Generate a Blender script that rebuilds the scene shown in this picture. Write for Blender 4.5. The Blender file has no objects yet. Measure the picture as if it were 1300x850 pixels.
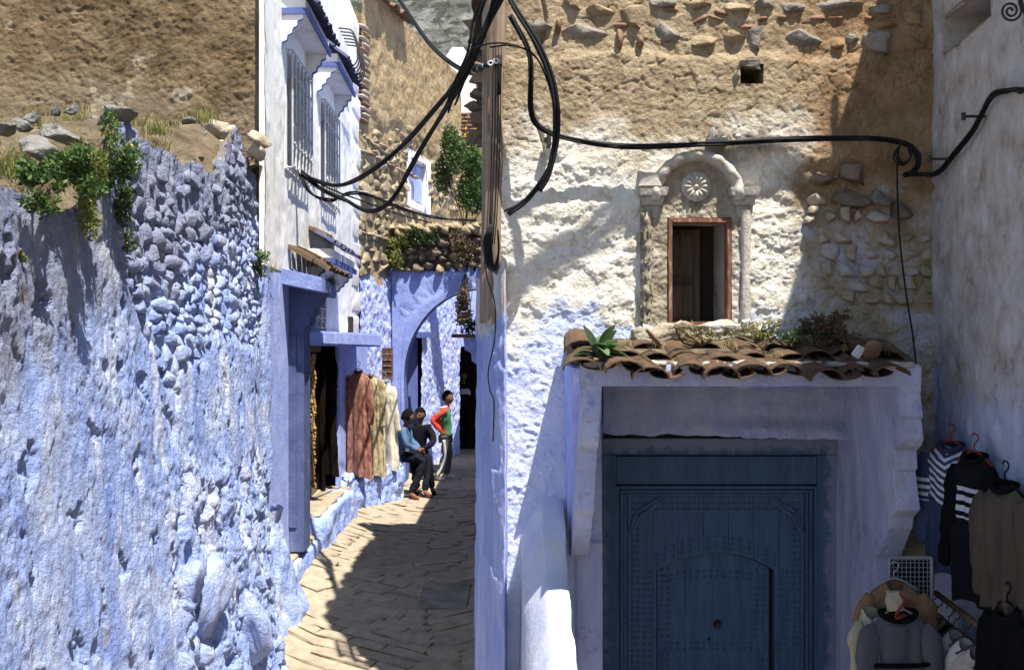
import bpy, bmesh, math
import numpy as np
from mathutils import Vector, Matrix, Euler

# ------------------------------------------------------------------ camera, sky, sun, exposure
SC = bpy.context.scene
COL = SC.collection
F = 1264.0            # focal length in photograph pixels
YH = 430.0            # horizon row
ZC = 2.85             # eye height above the low ground by the door
cam_d = bpy.data.cameras.new("camera"); cam = bpy.data.objects.new("camera", cam_d); COL.objects.link(cam)
cam_d.sensor_width = 36.0; cam_d.lens = 36.0 * F / 1300.0
cam_d.shift_y = (YH - 425.0) / 1300.0
cam_d.clip_start = 0.05; cam_d.clip_end = 3000
cam.location = (0, 0, ZC); cam.rotation_euler = (math.radians(90), 0, 0)
SC.camera = cam

SUN = np.array([0.70, -1.0, 2.8]); SUN = SUN / np.linalg.norm(SUN)
world = bpy.data.worlds.new("World"); SC.world = world; world.use_nodes = True
wn = world.node_tree.nodes; bg = wn["Background"]
sky = wn.new("ShaderNodeTexSky"); sky.sky_type = 'NISHITA'; sky.sun_disc = False
sky.sun_elevation = math.asin(SUN[2]); sky.sun_rotation = math.atan2(SUN[0], SUN[1])
sky.altitude = 600; sky.air_density = 1.0; sky.dust_density = 0.6; sky.ozone_density = 1.0
world.node_tree.links.new(sky.outputs[0], bg.inputs[0]); bg.inputs[1].default_value = 0.09
sun_d = bpy.data.lights.new("sun", 'SUN'); sun_d.energy = 5.0; sun_d.angle = math.radians(0.53); sun_d.color = (1.0, 0.95, 0.86)
sun = bpy.data.objects.new("sun", sun_d); COL.objects.link(sun)
sun.rotation_euler = Vector(tuple(-SUN)).to_track_quat('-Z', 'Y').to_euler()
sun.location = (6, -8, 24)
VS = SC.view_settings
VS.view_transform = 'Standard'; VS.look = 'None'; VS.gamma = 1.0; VS.exposure = 1.08; VS.use_curve_mapping = False
SC.cycles.max_bounces = 6; SC.cycles.diffuse_bounces = 4

# ------------------------------------------------------------------ numeric helpers
rng = np.random.default_rng(11)
def P(x, y, Y): return np.array([(x - 650.0) / F * Y, Y, ZC + (YH - y) / F * Y])
def sst(a, b, x):
    t = np.clip((x - a) / (b - a), 0, 1); return t * t * (3 - 2 * t)
_G = rng.normal(size=(256, 3)); _G /= np.linalg.norm(_G, axis=1)[:, None]
def _h(ix, iy, iz, seed):
    h = (ix.astype(np.int64) * 73856093) ^ (iy.astype(np.int64) * 19349663) ^ (iz.astype(np.int64) * 83492791) ^ (seed * 2654435)
    h = (h ^ (h >> 13)) * 1274126177; h = h ^ (h >> 16)
    return h & 255
def perlin(x, y, z, seed=0):
    x = np.asarray(x, float); y = np.asarray(y, float); z = np.asarray(z, float)
    x, y, z = np.broadcast_arrays(x, y, z)
    xi, yi, zi = np.floor(x), np.floor(y), np.floor(z)
    xf, yf, zf = x - xi, y - yi, z - zi
    u, v, w = [t * t * t * (t * (t * 6 - 15) + 10) for t in (xf, yf, zf)]
    def g(a, b, c):
        G = _G[_h(xi + a, yi + b, zi + c, seed)]
        return G[..., 0] * (xf - a) + G[..., 1] * (yf - b) + G[..., 2] * (zf - c)
    def L(t, a, b): return a + t * (b - a)
    return 1.5 * L(w, L(v, L(u, g(0, 0, 0), g(1, 0, 0)), L(u, g(0, 1, 0), g(1, 1, 0))),
                   L(v, L(u, g(0, 0, 1), g(1, 0, 1)), L(u, g(0, 1, 1), g(1, 1, 1))))
def fbm(x, y, z, oct=4, seed=0, gain=0.5, ridged=False):
    s = 0; a = 1.0; f = 1.0
    for o in range(oct):
        n = perlin(x * f, y * f, z * f, seed + o * 17)
        s = s + a * ((1 - 2 * np.abs(n)) if ridged else n); a *= gain; f *= 2.03
    return s
def worley(u, v, seed=0):
    ui, vi = np.floor(u), np.floor(v); f1 = np.full(u.shape, 9.0); f2 = np.full(u.shape, 9.0); cid = np.zeros(u.shape)
    for a in (-1, 0, 1):
        for b in (-1, 0, 1):
            cx, cy = ui + a, vi + b
            h1 = _h(cx, cy, cx * 0 + 5, seed) / 255.0; h2 = _h(cx, cy, cx * 0 + 9, seed + 31) / 255.0
            d = np.hypot(cx + .15 + .7 * h1 - u, cy + .15 + .7 * h2 - v)
            new = d < f1
            f2 = np.where(new, f1, np.minimum(f2, d)); cid = np.where(new, h1, cid); f1 = np.where(new, d, f1)
    return f1, f2, cid

# ------------------------------------------------------------------ objects
OFF = {}
def tag(o, label, cat, group=None):
    o["label"] = label; o["category"] = cat
    if group: o["group"] = group
    return o
def thing(name, label, cat, loc, group=None):
    o = bpy.data.objects.new(name, None); COL.objects.link(o); o.location = tuple(loc); o.empty_display_size = .1
    OFF[o.name] = np.array(loc, float)
    return tag(o, label, cat, group)
def mesh_data(name, V, Fc, mat=None, smooth=True):
    V = np.asarray(V, dtype=np.float32); me = bpy.data.meshes.new(name)
    if isinstance(Fc, np.ndarray):
        n, k = Fc.shape
        me.vertices.add(len(V)); me.vertices.foreach_set("co", V.ravel())
        me.loops.add(n * k); me.loops.foreach_set("vertex_index", Fc.astype(np.int32).ravel())
        me.polygons.add(n); me.polygons.foreach_set("loop_start", np.arange(0, n * k, k, dtype=np.int32))
        me.polygons.foreach_set("loop_total", np.full(n, k, dtype=np.int32))
        me.update(calc_edges=True); me.validate()
    else:
        me.from_pydata([tuple(map(float, v)) for v in V], [], [tuple(map(int, f)) for f in Fc]); me.update()
    if smooth: me.polygons.foreach_set("use_smooth", np.ones(len(me.polygons), dtype=bool))
    if mat: me.materials.append(mat)
    return me
def part(name, V, Fc, mat, parent=None, smooth=False, kind=None, label=None):
    """a mesh given in world coordinates, hung under its parent (or top-level when parent is None)"""
    off = OFF[parent.name] if parent else np.zeros(3)
    o = bpy.data.objects.new(name, mesh_data(name, np.asarray(V, float) - off, Fc, mat, smooth)); COL.objects.link(o)
    if parent: o.parent = parent
    OFF[o.name] = off
    if kind: o["kind"] = kind
    if label: o["label"] = label
    return o
def piece(name, me, parent, loc, rot=(0, 0, 0), scale=(1, 1, 1)):
    """an object that shares mesh data; loc in world coordinates"""
    o = bpy.data.objects.new(name, me); COL.objects.link(o); o.parent = parent
    off = OFF[parent.name] if parent else np.zeros(3)
    o.location = tuple(np.asarray(loc, float) - off); o.rotation_euler = rot; o.scale = scale
    OFF[o.name] = np.asarray(loc, float)
    return o
def grid_faces(nu, nv):
    i = np.arange((nu - 1) * (nv - 1)); a = (i // (nv - 1)) * nv + i % (nv - 1)
    return np.stack([a, a + nv, a + nv + 1, a + 1], 1)
class MB:
    """collects simple shapes into one mesh"""
    def __init__(s): s.V = []; s.F = []; s.n = 0
    def add(s, V, Fc):
        V = np.asarray(V, float); s.V.append(V); s.F += [tuple(int(i) + s.n for i in f) for f in Fc]; s.n += len(V); return s
    def box(s, lo, hi, jit=0):
        x0, y0, z0 = lo; x1, y1, z1 = hi
        V = np.array([(x0, y0, z0), (x1, y0, z0), (x1, y1, z0), (x0, y1, z0), (x0, y0, z1), (x1, y0, z1), (x1, y1, z1), (x0, y1, z1)], float)
        if jit: V = V + rng.normal(size=V.shape) * jit
        return s.add(V, [(0, 3, 2, 1), (4, 5, 6, 7), (0, 1, 5, 4), (1, 2, 6, 5), (2, 3, 7, 6), (3, 0, 4, 7)])
    def hexa(s, V):
        return s.add(V, [(0, 3, 2, 1), (4, 5, 6, 7), (0, 1, 5, 4), (1, 2, 6, 5), (2, 3, 7, 6), (3, 0, 4, 7)])
    def prism(s, poly, d):
        """polygon of 3D points extruded by vector d"""
        n = len(poly); p = np.asarray(poly, float); V = np.vstack([p, p + np.asarray(d, float)])
        return s.add(V, [tuple(range(n)), tuple(range(2 * n - 1, n - 1, -1))] + [(i, i + n, (i + 1) % n + n, (i + 1) % n) for i in range(n)])
    def tube(s, pts, r, k=6, cap=True):
        pts = np.asarray(pts, float); m = len(pts); r = np.broadcast_to(np.asarray(r, float), (m,))
        T = np.gradient(pts, axis=0); T /= np.linalg.norm(T, axis=1)[:, None] + 1e-9
        up = np.array([0, 0, 1.0]) if abs(T[0][2]) < .9 else np.array([1.0, 0, 0])
        V = []; a = np.cross(T[0], up); a /= np.linalg.norm(a)
        for i in range(m):
            a = a - T[i] * a.dot(T[i]); a /= np.linalg.norm(a) + 1e-9; b = np.cross(T[i], a)
            for j in range(k):
                t = 2 * math.pi * j / k; V.append(pts[i] + r[i] * (math.cos(t) * a + math.sin(t) * b))
        Fc = [(i * k + j, i * k + (j + 1) % k, (i + 1) * k + (j + 1) % k, (i + 1) * k + j) for i in range(m - 1) for j in range(k)]
        if cap: Fc += [tuple(range(k))[::-1], tuple(range((m - 1) * k, m * k))]
        return s.add(V, Fc)
    def build(s, name, mat, parent=None, smooth=False, kind=None, label=None, bevel=0):
        V = np.vstack(s.V)
        o = part(name, V, s.F, mat, parent, smooth, kind, label)
        if bevel:
            bm = bmesh.new(); bm.from_mesh(o.data); bmesh.ops.bevel(bm, geom=list(bm.edges), offset=bevel, segments=2, affect='EDGES', clamp_overlap=True)
            bm.to_mesh(o.data); bm.free()
        return o
def spline(pts, n=8):
    p = np.asarray(pts, float); p = np.vstack([2 * p[0] - p[1], p, 2 * p[-1] - p[-2]]); out = []
    for i in range(1, len(p) - 2):
        for t in np.linspace(0, 1, n, endpoint=False):
            a, b, c, d = p[i - 1], p[i], p[i + 1], p[i + 2]
            out.append(.5 * ((2 * b) + (c - a) * t + (2 * a - 5 * b + 4 * c - d) * t * t + (3 * b - a - 3 * c + d) * t ** 3))
    out.append(p[-2]); return np.array(out)

# ------------------------------------------------------------------ materials
class Mat:
    def __init__(s, name):
        s.m = bpy.data.materials.new(name); s.m.use_nodes = True; s.t = s.m.node_tree; s.b = s.t.nodes["Principled BSDF"]
        s._pos = None
    def n(s, t): return s.t.nodes.new(t)
    def link(s, a, b):
        if isinstance(a, bpy.types.NodeSocket): s.t.links.new(a, b)
        elif isinstance(a, (tuple, list)): b.default_value = tuple(a) + ((1,) if len(a) == 3 and b.type == 'RGBA' else ())
        else: b.default_value = a
    def pos(s):
        if s._pos is None: s._pos = s.n("ShaderNodeNewGeometry").outputs["Position"]
        return s._pos
    def obj(s): return s.n("ShaderNodeTexCoord").outputs["Object"]
    def rand(s): return s.n("ShaderNodeObjectInfo").outputs["Random"]
    def xyz(s, v=None):
        x = s.n("ShaderNodeSeparateXYZ"); s.link(v or s.pos(), x.inputs[0]); return x.outputs
    def sc(s, k, v=None):
        x = s.n("ShaderNodeVectorMath"); x.operation = 'MULTIPLY'; s.link(v or s.pos(), x.inputs[0]); x.inputs[1].default_value = k; return x.outputs[0]
    def noise(s, scale, detail=4, rough=.55, v=None, dist=0):
        x = s.n("ShaderNodeTexNoise"); s.link(v or s.pos(), x.inputs["Vector"]); x.inputs["Scale"].default_value = scale
        x.inputs["Detail"].default_value = detail; x.inputs["Roughness"].default_value = rough; x.inputs["Distortion"].default_value = dist
        return x.outputs[0]
    def voro(s, scale, v=None, feature='F1'):
        x = s.n("ShaderNodeTexVoronoi"); x.feature = feature; s.link(v or s.pos(), x.inputs["Vector"]); x.inputs["Scale"].default_value = scale
        return x.outputs["Distance"]
    def m_(s, op, a, b=0, c=0):
        x = s.n("ShaderNodeMath"); x.operation = op
        for i, q in enumerate((a, b, c)): s.link(q, x.inputs[i])
        return x.outputs[0]
    def mr(s, f, a, b, c=0, d=1):
        x = s.n("ShaderNodeMapRange"); x.interpolation_type = 'SMOOTHSTEP'; s.link(f, x.inputs[0])
        for i, q in enumerate((a, b, c, d)): x.inputs[i + 1].default_value = q
        return x.outputs[0]
    def ramp(s, f, stops):
        x = s.n("ShaderNodeValToRGB"); s.link(f, x.inputs[0]); e = x.color_ramp.elements
        while len(e) < len(stops): e.new(.5)
        for i, (p, c) in enumerate(stops): e[i].position = p; e[i].color = tuple(c) + (1,)
        return x.outputs[0]
    def mix(s, f, a, b, mode='MIX'):
        x = s.n("ShaderNodeMix"); x.data_type = 'RGBA'; x.blend_type = mode
        s.link(f, x.inputs[0]); s.link(a, x.inputs[6]); s.link(b, x.inputs[7]); return x.outputs[2]
    def bump(s, h, strength=.5, dist=.01):
        x = s.n("ShaderNodeBump"); x.inputs["Strength"].default_value = strength; x.inputs["Distance"].default_value = dist
        s.link(h, x.inputs["Height"]); return x.outputs[0]
    def out(s, col, rough=.85, normal=None, spec=.3, **k):
        s.link(col, s.b.inputs["Base Color"]); s.link(rough, s.b.inputs["Roughness"]); s.b.inputs["Specular IOR Level"].default_value = spec
        if normal is not None: s.link(normal, s.b.inputs["Normal"])
        for a, q in k.items(): s.link(q, s.b.inputs[a.replace("_", " ")])
        return s.m
M = {}
def mk(key):
    def deco(f):
        m = Mat(key); r = f(m); M[key] = m.m; return f
    return deco
def mottled(key, c0, c1, scale=6, bump=.4, bscale=60, rough=.85, dirt=None, dist=.006, spec=.25):
    m = Mat(key); n = m.noise(scale, 6, .6); col = m.ramp(n, [(.3, c0), (.7, c1)])
    if dirt is not None:
        d = m.mr(m.noise(3.1, 7, .65, m.sc((1, 1, .35))), .52, .72); col = m.mix(d, col, dirt)
    h = m.m_('ADD', m.noise(bscale, 5, .65), m.m_('MULTIPLY', m.noise(bscale * .2, 4, .6), 1.5))
    M[key] = m.out(col, rough, m.bump(h, bump, dist), spec); return M[key]

@mk('left_paint')
def _(m):
    st = m.noise(5, 6, .6, m.sc((1, 1, .28)))
    col = m.ramp(m.noise(3.2, 6, .6), [(.30, (.225, .315, .68)), (.48, (.335, .43, .75)), (.66, (.50, .57, .79))])
    col = m.mix(m.mr(st, .52, .68, 0, .75), col, (.66, .69, .80))                       # thin white streaks
    z = m.xyz()[2]; y = m.xyz()[1]
    # grey weathering that runs down from the broken top of the wall
    top = m.m_('ADD', m.m_('MULTIPLY', y, .24), 2.15)
    below = m.m_('SUBTRACT', top, z)
    g = m.m_('SUBTRACT', m.noise(6, 6, .6, m.sc((1, 1.6, .22))), m.m_('MULTIPLY', below, .95))
    col = m.mix(m.mr(g, .10, .42, 0, .65), col, (.23, .22, .24))
    pit = m.mr(m.noise(26, 6, .7), .60, .74)
    col = m.mix(m.m_('MULTIPLY', pit, .6), col, (.15, .15, .20))
    lost = m.mr(m.noise(8, 8, .72, m.sc((1, 1, .6))), .585, .625); col = m.mix(m.m_('MULTIPLY', lost, .6), col, (.30, .29, .33))     # coats lost down to grey mortar
    run = m.mr(m.noise(16, 6, .65, m.sc((1, 1, .10))), .60, .70); col = m.mix(m.m_('MULTIPLY', run, .35), col, (.26, .27, .36))      # rain runs
    earth = m.mr(m.noise(1.7, 7, .7), .60, .72)
    col = m.mix(m.m_('MULTIPLY', earth, .5), col, (.42, .39, .37))
    h = m.m_('ADD', m.noise(55, 6, .7), m.m_('MULTIPLY', m.noise(16, 5, .6), 1.6))
    m.out(col, .9, m.bump(h, 1., .026), .2)
@mk('left_stone')
def _(m):
    n = m.noise(7, 6, .65)
    col = m.ramp(n, [(.30, (.15, .15, .20)), (.46, (.30, .34, .55)), (.66, (.50, .53, .72))])
    col = m.mix(m.m_('MULTIPLY', m.rand(), .35), col, (.33, .40, .72))
    m.out(col, .9, m.bump(m.noise(45, 6, .7), .7, .012), .2)
@mk('stucco')
def _(m):
    x, y, z = m.xyz()[0:3]
    w = m.m_('SUBTRACT', m.noise(2.3, 7, .65), .5)
    zz = m.m_('ADD', z, m.m_('MULTIPLY', w, 1.5))
    white = m.ramp(m.noise(9, 7, .7), [(.28, (.52, .45, .34)), (.42, (.73, .68, .57)), (.60, (.83, .80, .73))])
    mud = m.ramp(m.noise(7, 8, .7), [(.30, (.22, .155, .09)), (.48, (.34, .26, .165)), (.66, (.46, .37, .25)), (.8, (.58, .50, .39))])
    blue = m.ramp(m.noise(6, 6, .6), [(.3, (.52, .60, .86)), (.6, (.66, .71, .88))])
    # rendered mud above, whitewash peeling away in the middle, blue wash low down
    um = m.mr(zz, ZC + 1.02, ZC + 1.42)
    col = m.mix(um, white, mud)
    lb = m.mr(zz, ZC + .02, ZC + .16, 1, 0)
    col = m.mix(lb, col, blue)
    # browner and blue-grey tones towards the inner corner
    rx = m.m_('ADD', x, m.m_('MULTIPLY', w, .9))
    rm = m.mr(rx, 1.62, 1.98)
    rs = m.ramp(m.noise(4.5, 8, .68), [(.30, (.20, .155, .10)), (.46, (.40, .32, .21)), (.60, (.46, .44, .48)), (.74, (.46, .50, .70))])
    rmud = m.ramp(m.noise(5, 8, .7), [(.3, (.17, .105, .055)), (.55, (.32, .21, .115)), (.75, (.40, .34, .27))])
    rcol = m.mix(m.mr(zz, ZC + .82, ZC + 1.05), rs, rmud)
    col = m.mix(rm, col, rcol)
    h = m.m_('ADD', m.noise(60, 6, .7), m.m_('MULTIPLY', m.noise(20, 6, .65), 1.7))
    m.out(col, .92, m.bump(h, 1., .014), .15)
@mk('right_plaster')
def _(m):
    x, y, z = m.xyz()[0:3]
    w = m.m_('SUBTRACT', m.noise(2.0, 7, .65), .5)
    zz = m.m_('ADD', z, m.m_('MULTIPLY', w, 1.2))
    up = m.ramp(m.noise(5, 8, .7), [(.30, (.23, .185, .145)), (.44, (.40, .355, .32)), (.62, (.50, .475, .46))])
    lo = m.ramp(m.noise(4, 6, .6), [(.3, (.34, .37, .52)), (.65, (.46, .48, .59))])
    col = m.mix(m.mr(zz, ZC - .45, ZC - .15), lo, up)
    st = m.mr(m.noise(9, 7, .7, m.sc((1, 1, .4))), .60, .72)
    col = m.mix(m.m_('MULTIPLY', st, .6), col, (.17, .12, .085))
    m.out(col, .9, m.bump(m.m_('ADD', m.noise(50, 6, .7), m.m_('MULTIPLY', m.noise(12, 5, .6), 1.5)), .6, .009), .15)
@mk('mud')
def _(m):
    col = m.ramp(m.noise(4.5, 9, .72), [(.30, (.075, .050, .027)), (.44, (.150, .105, .060)), (.58, (.22, .160, .095)), (.74, (.33, .26, .17))])
    z = m.xyz()[2]; w = m.m_('SUBTRACT', m.noise(1.6, 6, .6), .5)
    low = m.mr(m.m_('ADD', z, m.m_('MULTIPLY', w, 1.6)), ZC + 2.0, ZC + 2.3, 1, 0)
    col = m.mix(m.m_('MULTIPLY', low, .6), col, (.26, .205, .14))
    pale = m.mr(m.noise(1.15, 5, .62), .61, .64)
    col = m.mix(m.m_('MULTIPLY', pale, .75), col, (.42, .36, .27))
    m.out(col, .95, m.bump(m.m_('ADD', m.noise(40, 7, .75), m.m_('MULTIPLY', m.noise(9, 6, .7), 2)), .9, .02), .1)
mottled('white', (.77, .76, .74), (.85, .84, .82), 5, .45, 40, .85, dirt=(.60, .56, .48))
mottled('white_block', (.55, .54, .52), (.80, .79, .77), 9, .7, 30, .9, dist=.012)
mottled('blue', (.27, .34, .70), (.42, .49, .82), 5, .5, 40, .85, dirt=(.56, .60, .82), dist=.008)
mottled('blue_rough', (.20, .29, .66), (.38, .47, .80), 8, 1., 22, .9, dirt=(.56, .62, .82), dist=.025)
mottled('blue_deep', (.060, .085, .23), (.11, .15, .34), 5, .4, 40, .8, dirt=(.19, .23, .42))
@mk('blue_pale')
def _(m):
    br = m.noise(7, 6, .65, m.sc((1, 1, .22))); col = m.ramp(br, [(.28, (.32, .36, .57)), (.50, (.43, .46, .64)), (.72, (.53, .55, .69))])
    blot = m.mr(m.noise(6, 7, .7), .57, .66); col = m.mix(m.m_('MULTIPLY', blot, .7), col, (.20, .25, .50))       # a bluer coat showing through
    chip = m.mr(m.noise(30, 6, .72), .66, .70); col = m.mix(m.m_('MULTIPLY', chip, .6), col, (.58, .58, .62))
    grime = m.mr(m.noise(2.4, 7, .7, m.sc((1, 1, .5))), .56, .74); col = m.mix(m.m_('MULTIPLY', grime, .5), col, (.24, .23, .25))
    m.out(col, .88, m.bump(m.m_('ADD', m.noise(38, 6, .7), m.m_('MULTIPLY', m.noise(10, 6, .65, m.sc((1, 1, .4))), 2)), .8, .012), .15)
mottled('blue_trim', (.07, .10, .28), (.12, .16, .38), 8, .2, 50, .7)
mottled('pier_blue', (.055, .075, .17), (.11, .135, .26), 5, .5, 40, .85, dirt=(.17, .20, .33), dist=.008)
mottled('arch_blue', (.17, .22, .47), (.27, .33, .60), 5, .6, 30, .88, dirt=(.34, .40, .66), dist=.012)  # darker copy of blue, with the arch's shade put into the colour
mottled('parapet', (.44, .47, .60), (.58, .60, .68), 5, .5, 35, .85, dirt=(.58, .56, .50), dist=.008)
mottled('rawstone', (.16, .12, .07), (.46, .38, .25), 6, 1., 30, .92, dirt=(.13, .095, .055), dist=.025)
mottled('mortar', (.24, .17, .09), (.42, .32, .18), 6, .9, 30, .95, dist=.02)
mottled('greystone', (.15, .135, .115), (.34, .30, .25), 6, 1., 35, .92, dist=.02)
mottled('darkstone', (.10, .075, .05), (.22, .175, .13), 7, .8, 40, .92, dist=.012)
mottled('palestone', (.26, .21, .145), (.46, .40, .32), 8, .7, 40, .92, dist=.012)
mottled('bluestone', (.34, .34, .40), (.50, .53, .68), 7, .7, 40, .92, dirt=(.40, .34, .25), dist=.012)
mottled('brick', (.15, .085, .055), (.27, .165, .105), 10, .7, 40, .92, dist=.01)
mottled('rock', (.11, .105, .10), (.29, .28, .26), 9, 1., 34, .92, dirt=(.08, .08, .065), dist=.03)
mottled('soil', (.07, .052, .031), (.19, .148, .095), 9, 1., 30, .95, dirt=(.25, .205, .135), dist=.03)
mottled('iron', (.020, .018, .016), (.055, .048, .042), 20, .3, 80, .6)
mottled('cable', (.005, .0055, .006), (.012, .012, .013), 30, .2, 80, .6, spec=.18)
mottled('white_iron', (.40, .40, .41), (.62, .62, .61), 20, .2, 80, .6)
mottled('cement', (.34, .31, .26), (.54, .50, .44), 9, .9, 40, .92, dirt=(.66, .64, .60), dist=.012)
mottled('surround', (.20, .165, .115), (.42, .37, .28), 10, .9, 45, .92, dirt=(.62, .60, .57), dist=.014)
mottled('ground', (.16, .125, .085), (.26, .205, .14), 2, .6, 20, .95, dist=.02)
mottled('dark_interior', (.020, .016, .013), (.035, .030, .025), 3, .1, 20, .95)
mottled('copper_green', (.10, .12, .12), (.14, .17, .17), 10, .2, 40, .6)
@mk('paving')
def _(m):
    col = m.ramp(m.noise(9, 7, .65), [(.3, (.23, .188, .135)), (.55, (.35, .288, .205)), (.75, (.44, .365, .265))])
    col = m.mix(m.m_('MULTIPLY', m.rand(), .22), col, (.26, .215, .16))
    stain = m.mr(m.noise(1.3, 6, .7), .56, .70); col = m.mix(m.m_('MULTIPLY', stain, .5), col, (.21, .175, .14))
    m.out(col, .93, m.bump(m.noise(50, 6, .7), .6, .008), .15)
@mk('tile')
def _(m):
    col = m.ramp(m.noise(9, 7, .7), [(.28, (.028, .021, .016)), (.45, (.065, .044, .030)), (.62, (.120, .074, .046)), (.78, (.21, .155, .10))])
    col = m.mix(m.m_('MULTIPLY', m.rand(), .5), col, (.11, .066, .038))
    lich = m.mr(m.noise(22, 6, .7), .60, .70); col = m.mix(m.m_('MULTIPLY', lich, .45), col, (.27, .24, .16))
    m.out(col, .9, m.bump(m.noise(50, 6, .7), .7, .008), .15)
mottled('tile_blue', (.03, .035, .07), (.09, .10, .18), 10, .5, 40, .85)
mottled('tile_red', (.12, .07, .04), (.24, .14, .08), 10, .5, 40, .85)
@mk('pole_wood')
def _(m):
    g = m.noise(14, 7, .65, m.sc((3, 3, .16)))
    col = m.ramp(g, [(.28, (.12, .082, .056)), (.48, (.25, .18, .125)), (.70, (.36, .28, .21))])
    m.out(col, .88, m.bump(g, .9, .012), .2)
@mk('red_wood')
def _(m):
    g = m.noise(20, 7, .65, m.sc((2, 2, .4)))
    col = m.ramp(g, [(.3, (.11, .052, .034)), (.52, (.19, .085, .050)), (.66, (.36, .28, .20))])
    m.out(col, .85, m.bump(g, .7, .006), .2)
@mk('old_wood')
def _(m):
    g = m.noise(12, 7, .65, m.sc((3, 3, .2)))
    m.out(m.ramp(g, [(.3, (.04, .030, .024)), (.6, (.10, .078, .060)), (.8, (.17, .14, .11))]), .85, m.bump(g, .6, .006), .2)
@mk('rail_wood')
def _(m):
    g = m.noise(20, 5, .6)
    m.out(m.ramp(g, [(.3, (.10, .055, .028)), (.7, (.19, .11, .055))]), .8, m.bump(g, .3, .004), .2)
@mk('door_paint')
def _(m):
    g = m.noise(10, 7, .65, m.sc((2.5, 2.5, .35)))
    col = m.ramp(g, [(.25, (.038, .070, .130)), (.55, (.060, .105, .185)), (.8, (.100, .148, .230))])
    sp = m.mr(m.noise(85, 4, .65), .64, .72); col = m.mix(m.m_('MULTIPLY', sp, .6), col, (.30, .36, .42))
    # sun-bleached, limewashed film towards the outer edges of the frame
    x, y, z = m.xyz()[0:3]; w = m.m_('MULTIPLY', m.m_('SUBTRACT', m.noise(9, 7, .7), .5), .26)
    ed = m.mr(m.m_('ADD', x, w), 2.15, 2.21); tp = m.mr(m.m_('ADD', z, w), ZC - .80, ZC - .73); le = m.mr(m.m_('ADD', x, w), .62, .68, 1, 0)
    f = m.m_('MAXIMUM', m.m_('MAXIMUM', ed, tp), m.m_('MULTIPLY', le, .6))
    col = m.mix(m.m_('MULTIPLY', f, .8), col, (.22, .23, .32))
    m.out(col, .7, m.bump(g, .4, .005), .3)
def fabric(key, c0, c1, scale=8, weave=220, rough=.95, z=.25):
    m = Mat(key); n = m.noise(scale, 5, .6, m.sc((1, 1, z), m.obj())); col = m.ramp(n, [(.3, c0), (.7, c1)])
    M[key] = m.out(col, rough, m.bump(m.noise(weave, 3, .6, m.obj()), .35, .004), .08)
    return M[key]
fabric('cream_cloth', (.52, .47, .36), (.66, .61, .50)); fabric('white_cloth', (.50, .47, .41), (.62, .59, .53))
fabric('tan_cloth', (.20, .115, .060), (.29, .175, .095)); fabric('grey_knit', (.075, .075, .085), (.12, .12, .13), weave=150)
fabric('brown_knit', (.060, .048, .036), (.095, .078, .058), weave=130); fabric('black_cloth', (.003, .003, .004), (.008, .008, .009))
fabric('navy_cloth', (.018, .022, .045), (.035, .04, .075)); fabric('denim_shirt', (.055, .10, .18), (.11, .18, .29)); fabric('charcoal', (.006, .0065, .010), (.014, .015, .022))
fabric('red_cloth', (.50, .045, .030), (.62, .075, .05)); fabric('green_cloth', (.05, .17, .07), (.085, .25, .11)); fabric('pants_grey', (.05, .052, .06), (.11, .11, .12))
fabric('shoe_brown', (.13, .05, .025), (.22, .09, .045)); fabric('shoe_white', (.50, .48, .44), (.62, .60, .56)); fabric('knit_cream', (.30, .26, .185), (.42, .37, .27), weave=90)
fabric('red_plastic', (.17, .03, .02), (.21, .04, .028)); fabric('white_plastic', (.26, .26, .27), (.33, .33, .33)); fabric('yellow_dress', (.26, .19, .06), (.42, .35, .22), scale=30, z=1)
fabric('pink_dress', (.36, .28, .25), (.50, .43, .38), scale=25, z=1); fabric('rug_dark', (.003, .003, .003), (.012, .007, .005), scale=14, z=.4); fabric('bag_blue', (.10, .28, .60), (.25, .45, .75), 30)
def pattern(key, base, ink, scale):
    m = Mat(key); f = m.mr(m.noise(scale, 3, .5, m.sc((1, 1, .45), m.obj()), 1.2), .50, .56)
    M[key] = m.out(m.mix(f, base, ink), .95, m.bump(m.noise(200, 3, .6, m.obj()), .3, .004), .15)
pattern('robe_rose', (.30, .15, .105), (.21, .075, .055), 22); pattern('robe_gold', (.42, .36, .22), (.29, .22, .11), 22)
def stripes(key, base, ink, k, lo, hi, chev=.6, duty=.5):
    m = Mat(key); x, y, z = m.xyz(m.obj())[0:3]
    t = m.m_('ADD', z, m.m_('MULTIPLY', m.m_('ABSOLUTE', x), -chev)); f = m.m_('GREATER_THAN', m.m_('FRACT', m.m_('MULTIPLY', t, k)), duty)
    a = m.m_('MULTIPLY', m.m_('GREATER_THAN', t, lo), m.m_('LESS_THAN', t, hi))
    M[key] = m.out(m.mix(m.m_('MULTIPLY', f, a), base, ink), .95, m.bump(m.noise(150, 3, .6, m.obj()), .3, .004), .15)
stripes('striped_knit', (.035, .045, .095), (.50, .51, .58), 24, -.36, -.02, .55); stripes('striped_sleeve', (.035, .045, .095), (.50, .51, .58), 24, -.34, -.20, 0)
stripes('black_striped', (.007, .007, .009), (.50, .51, .58), 18, -.345, -.175, 0, .45)
stripes('pants_stripe', (.035, .037, .045), (.55, .55, .56), 1, -9, 9, 0, 2)
M['skin'] = Mat('skin').out((.17, .085, .047), .6, None, .2); M['hair'] = Mat('hair').out((.005, .004, .0035), .9, None, .1)
M['bead'] = mottled('bead', (.20, .05, .02), (.50, .40, .15), 60, .1, 80, .5)
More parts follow.
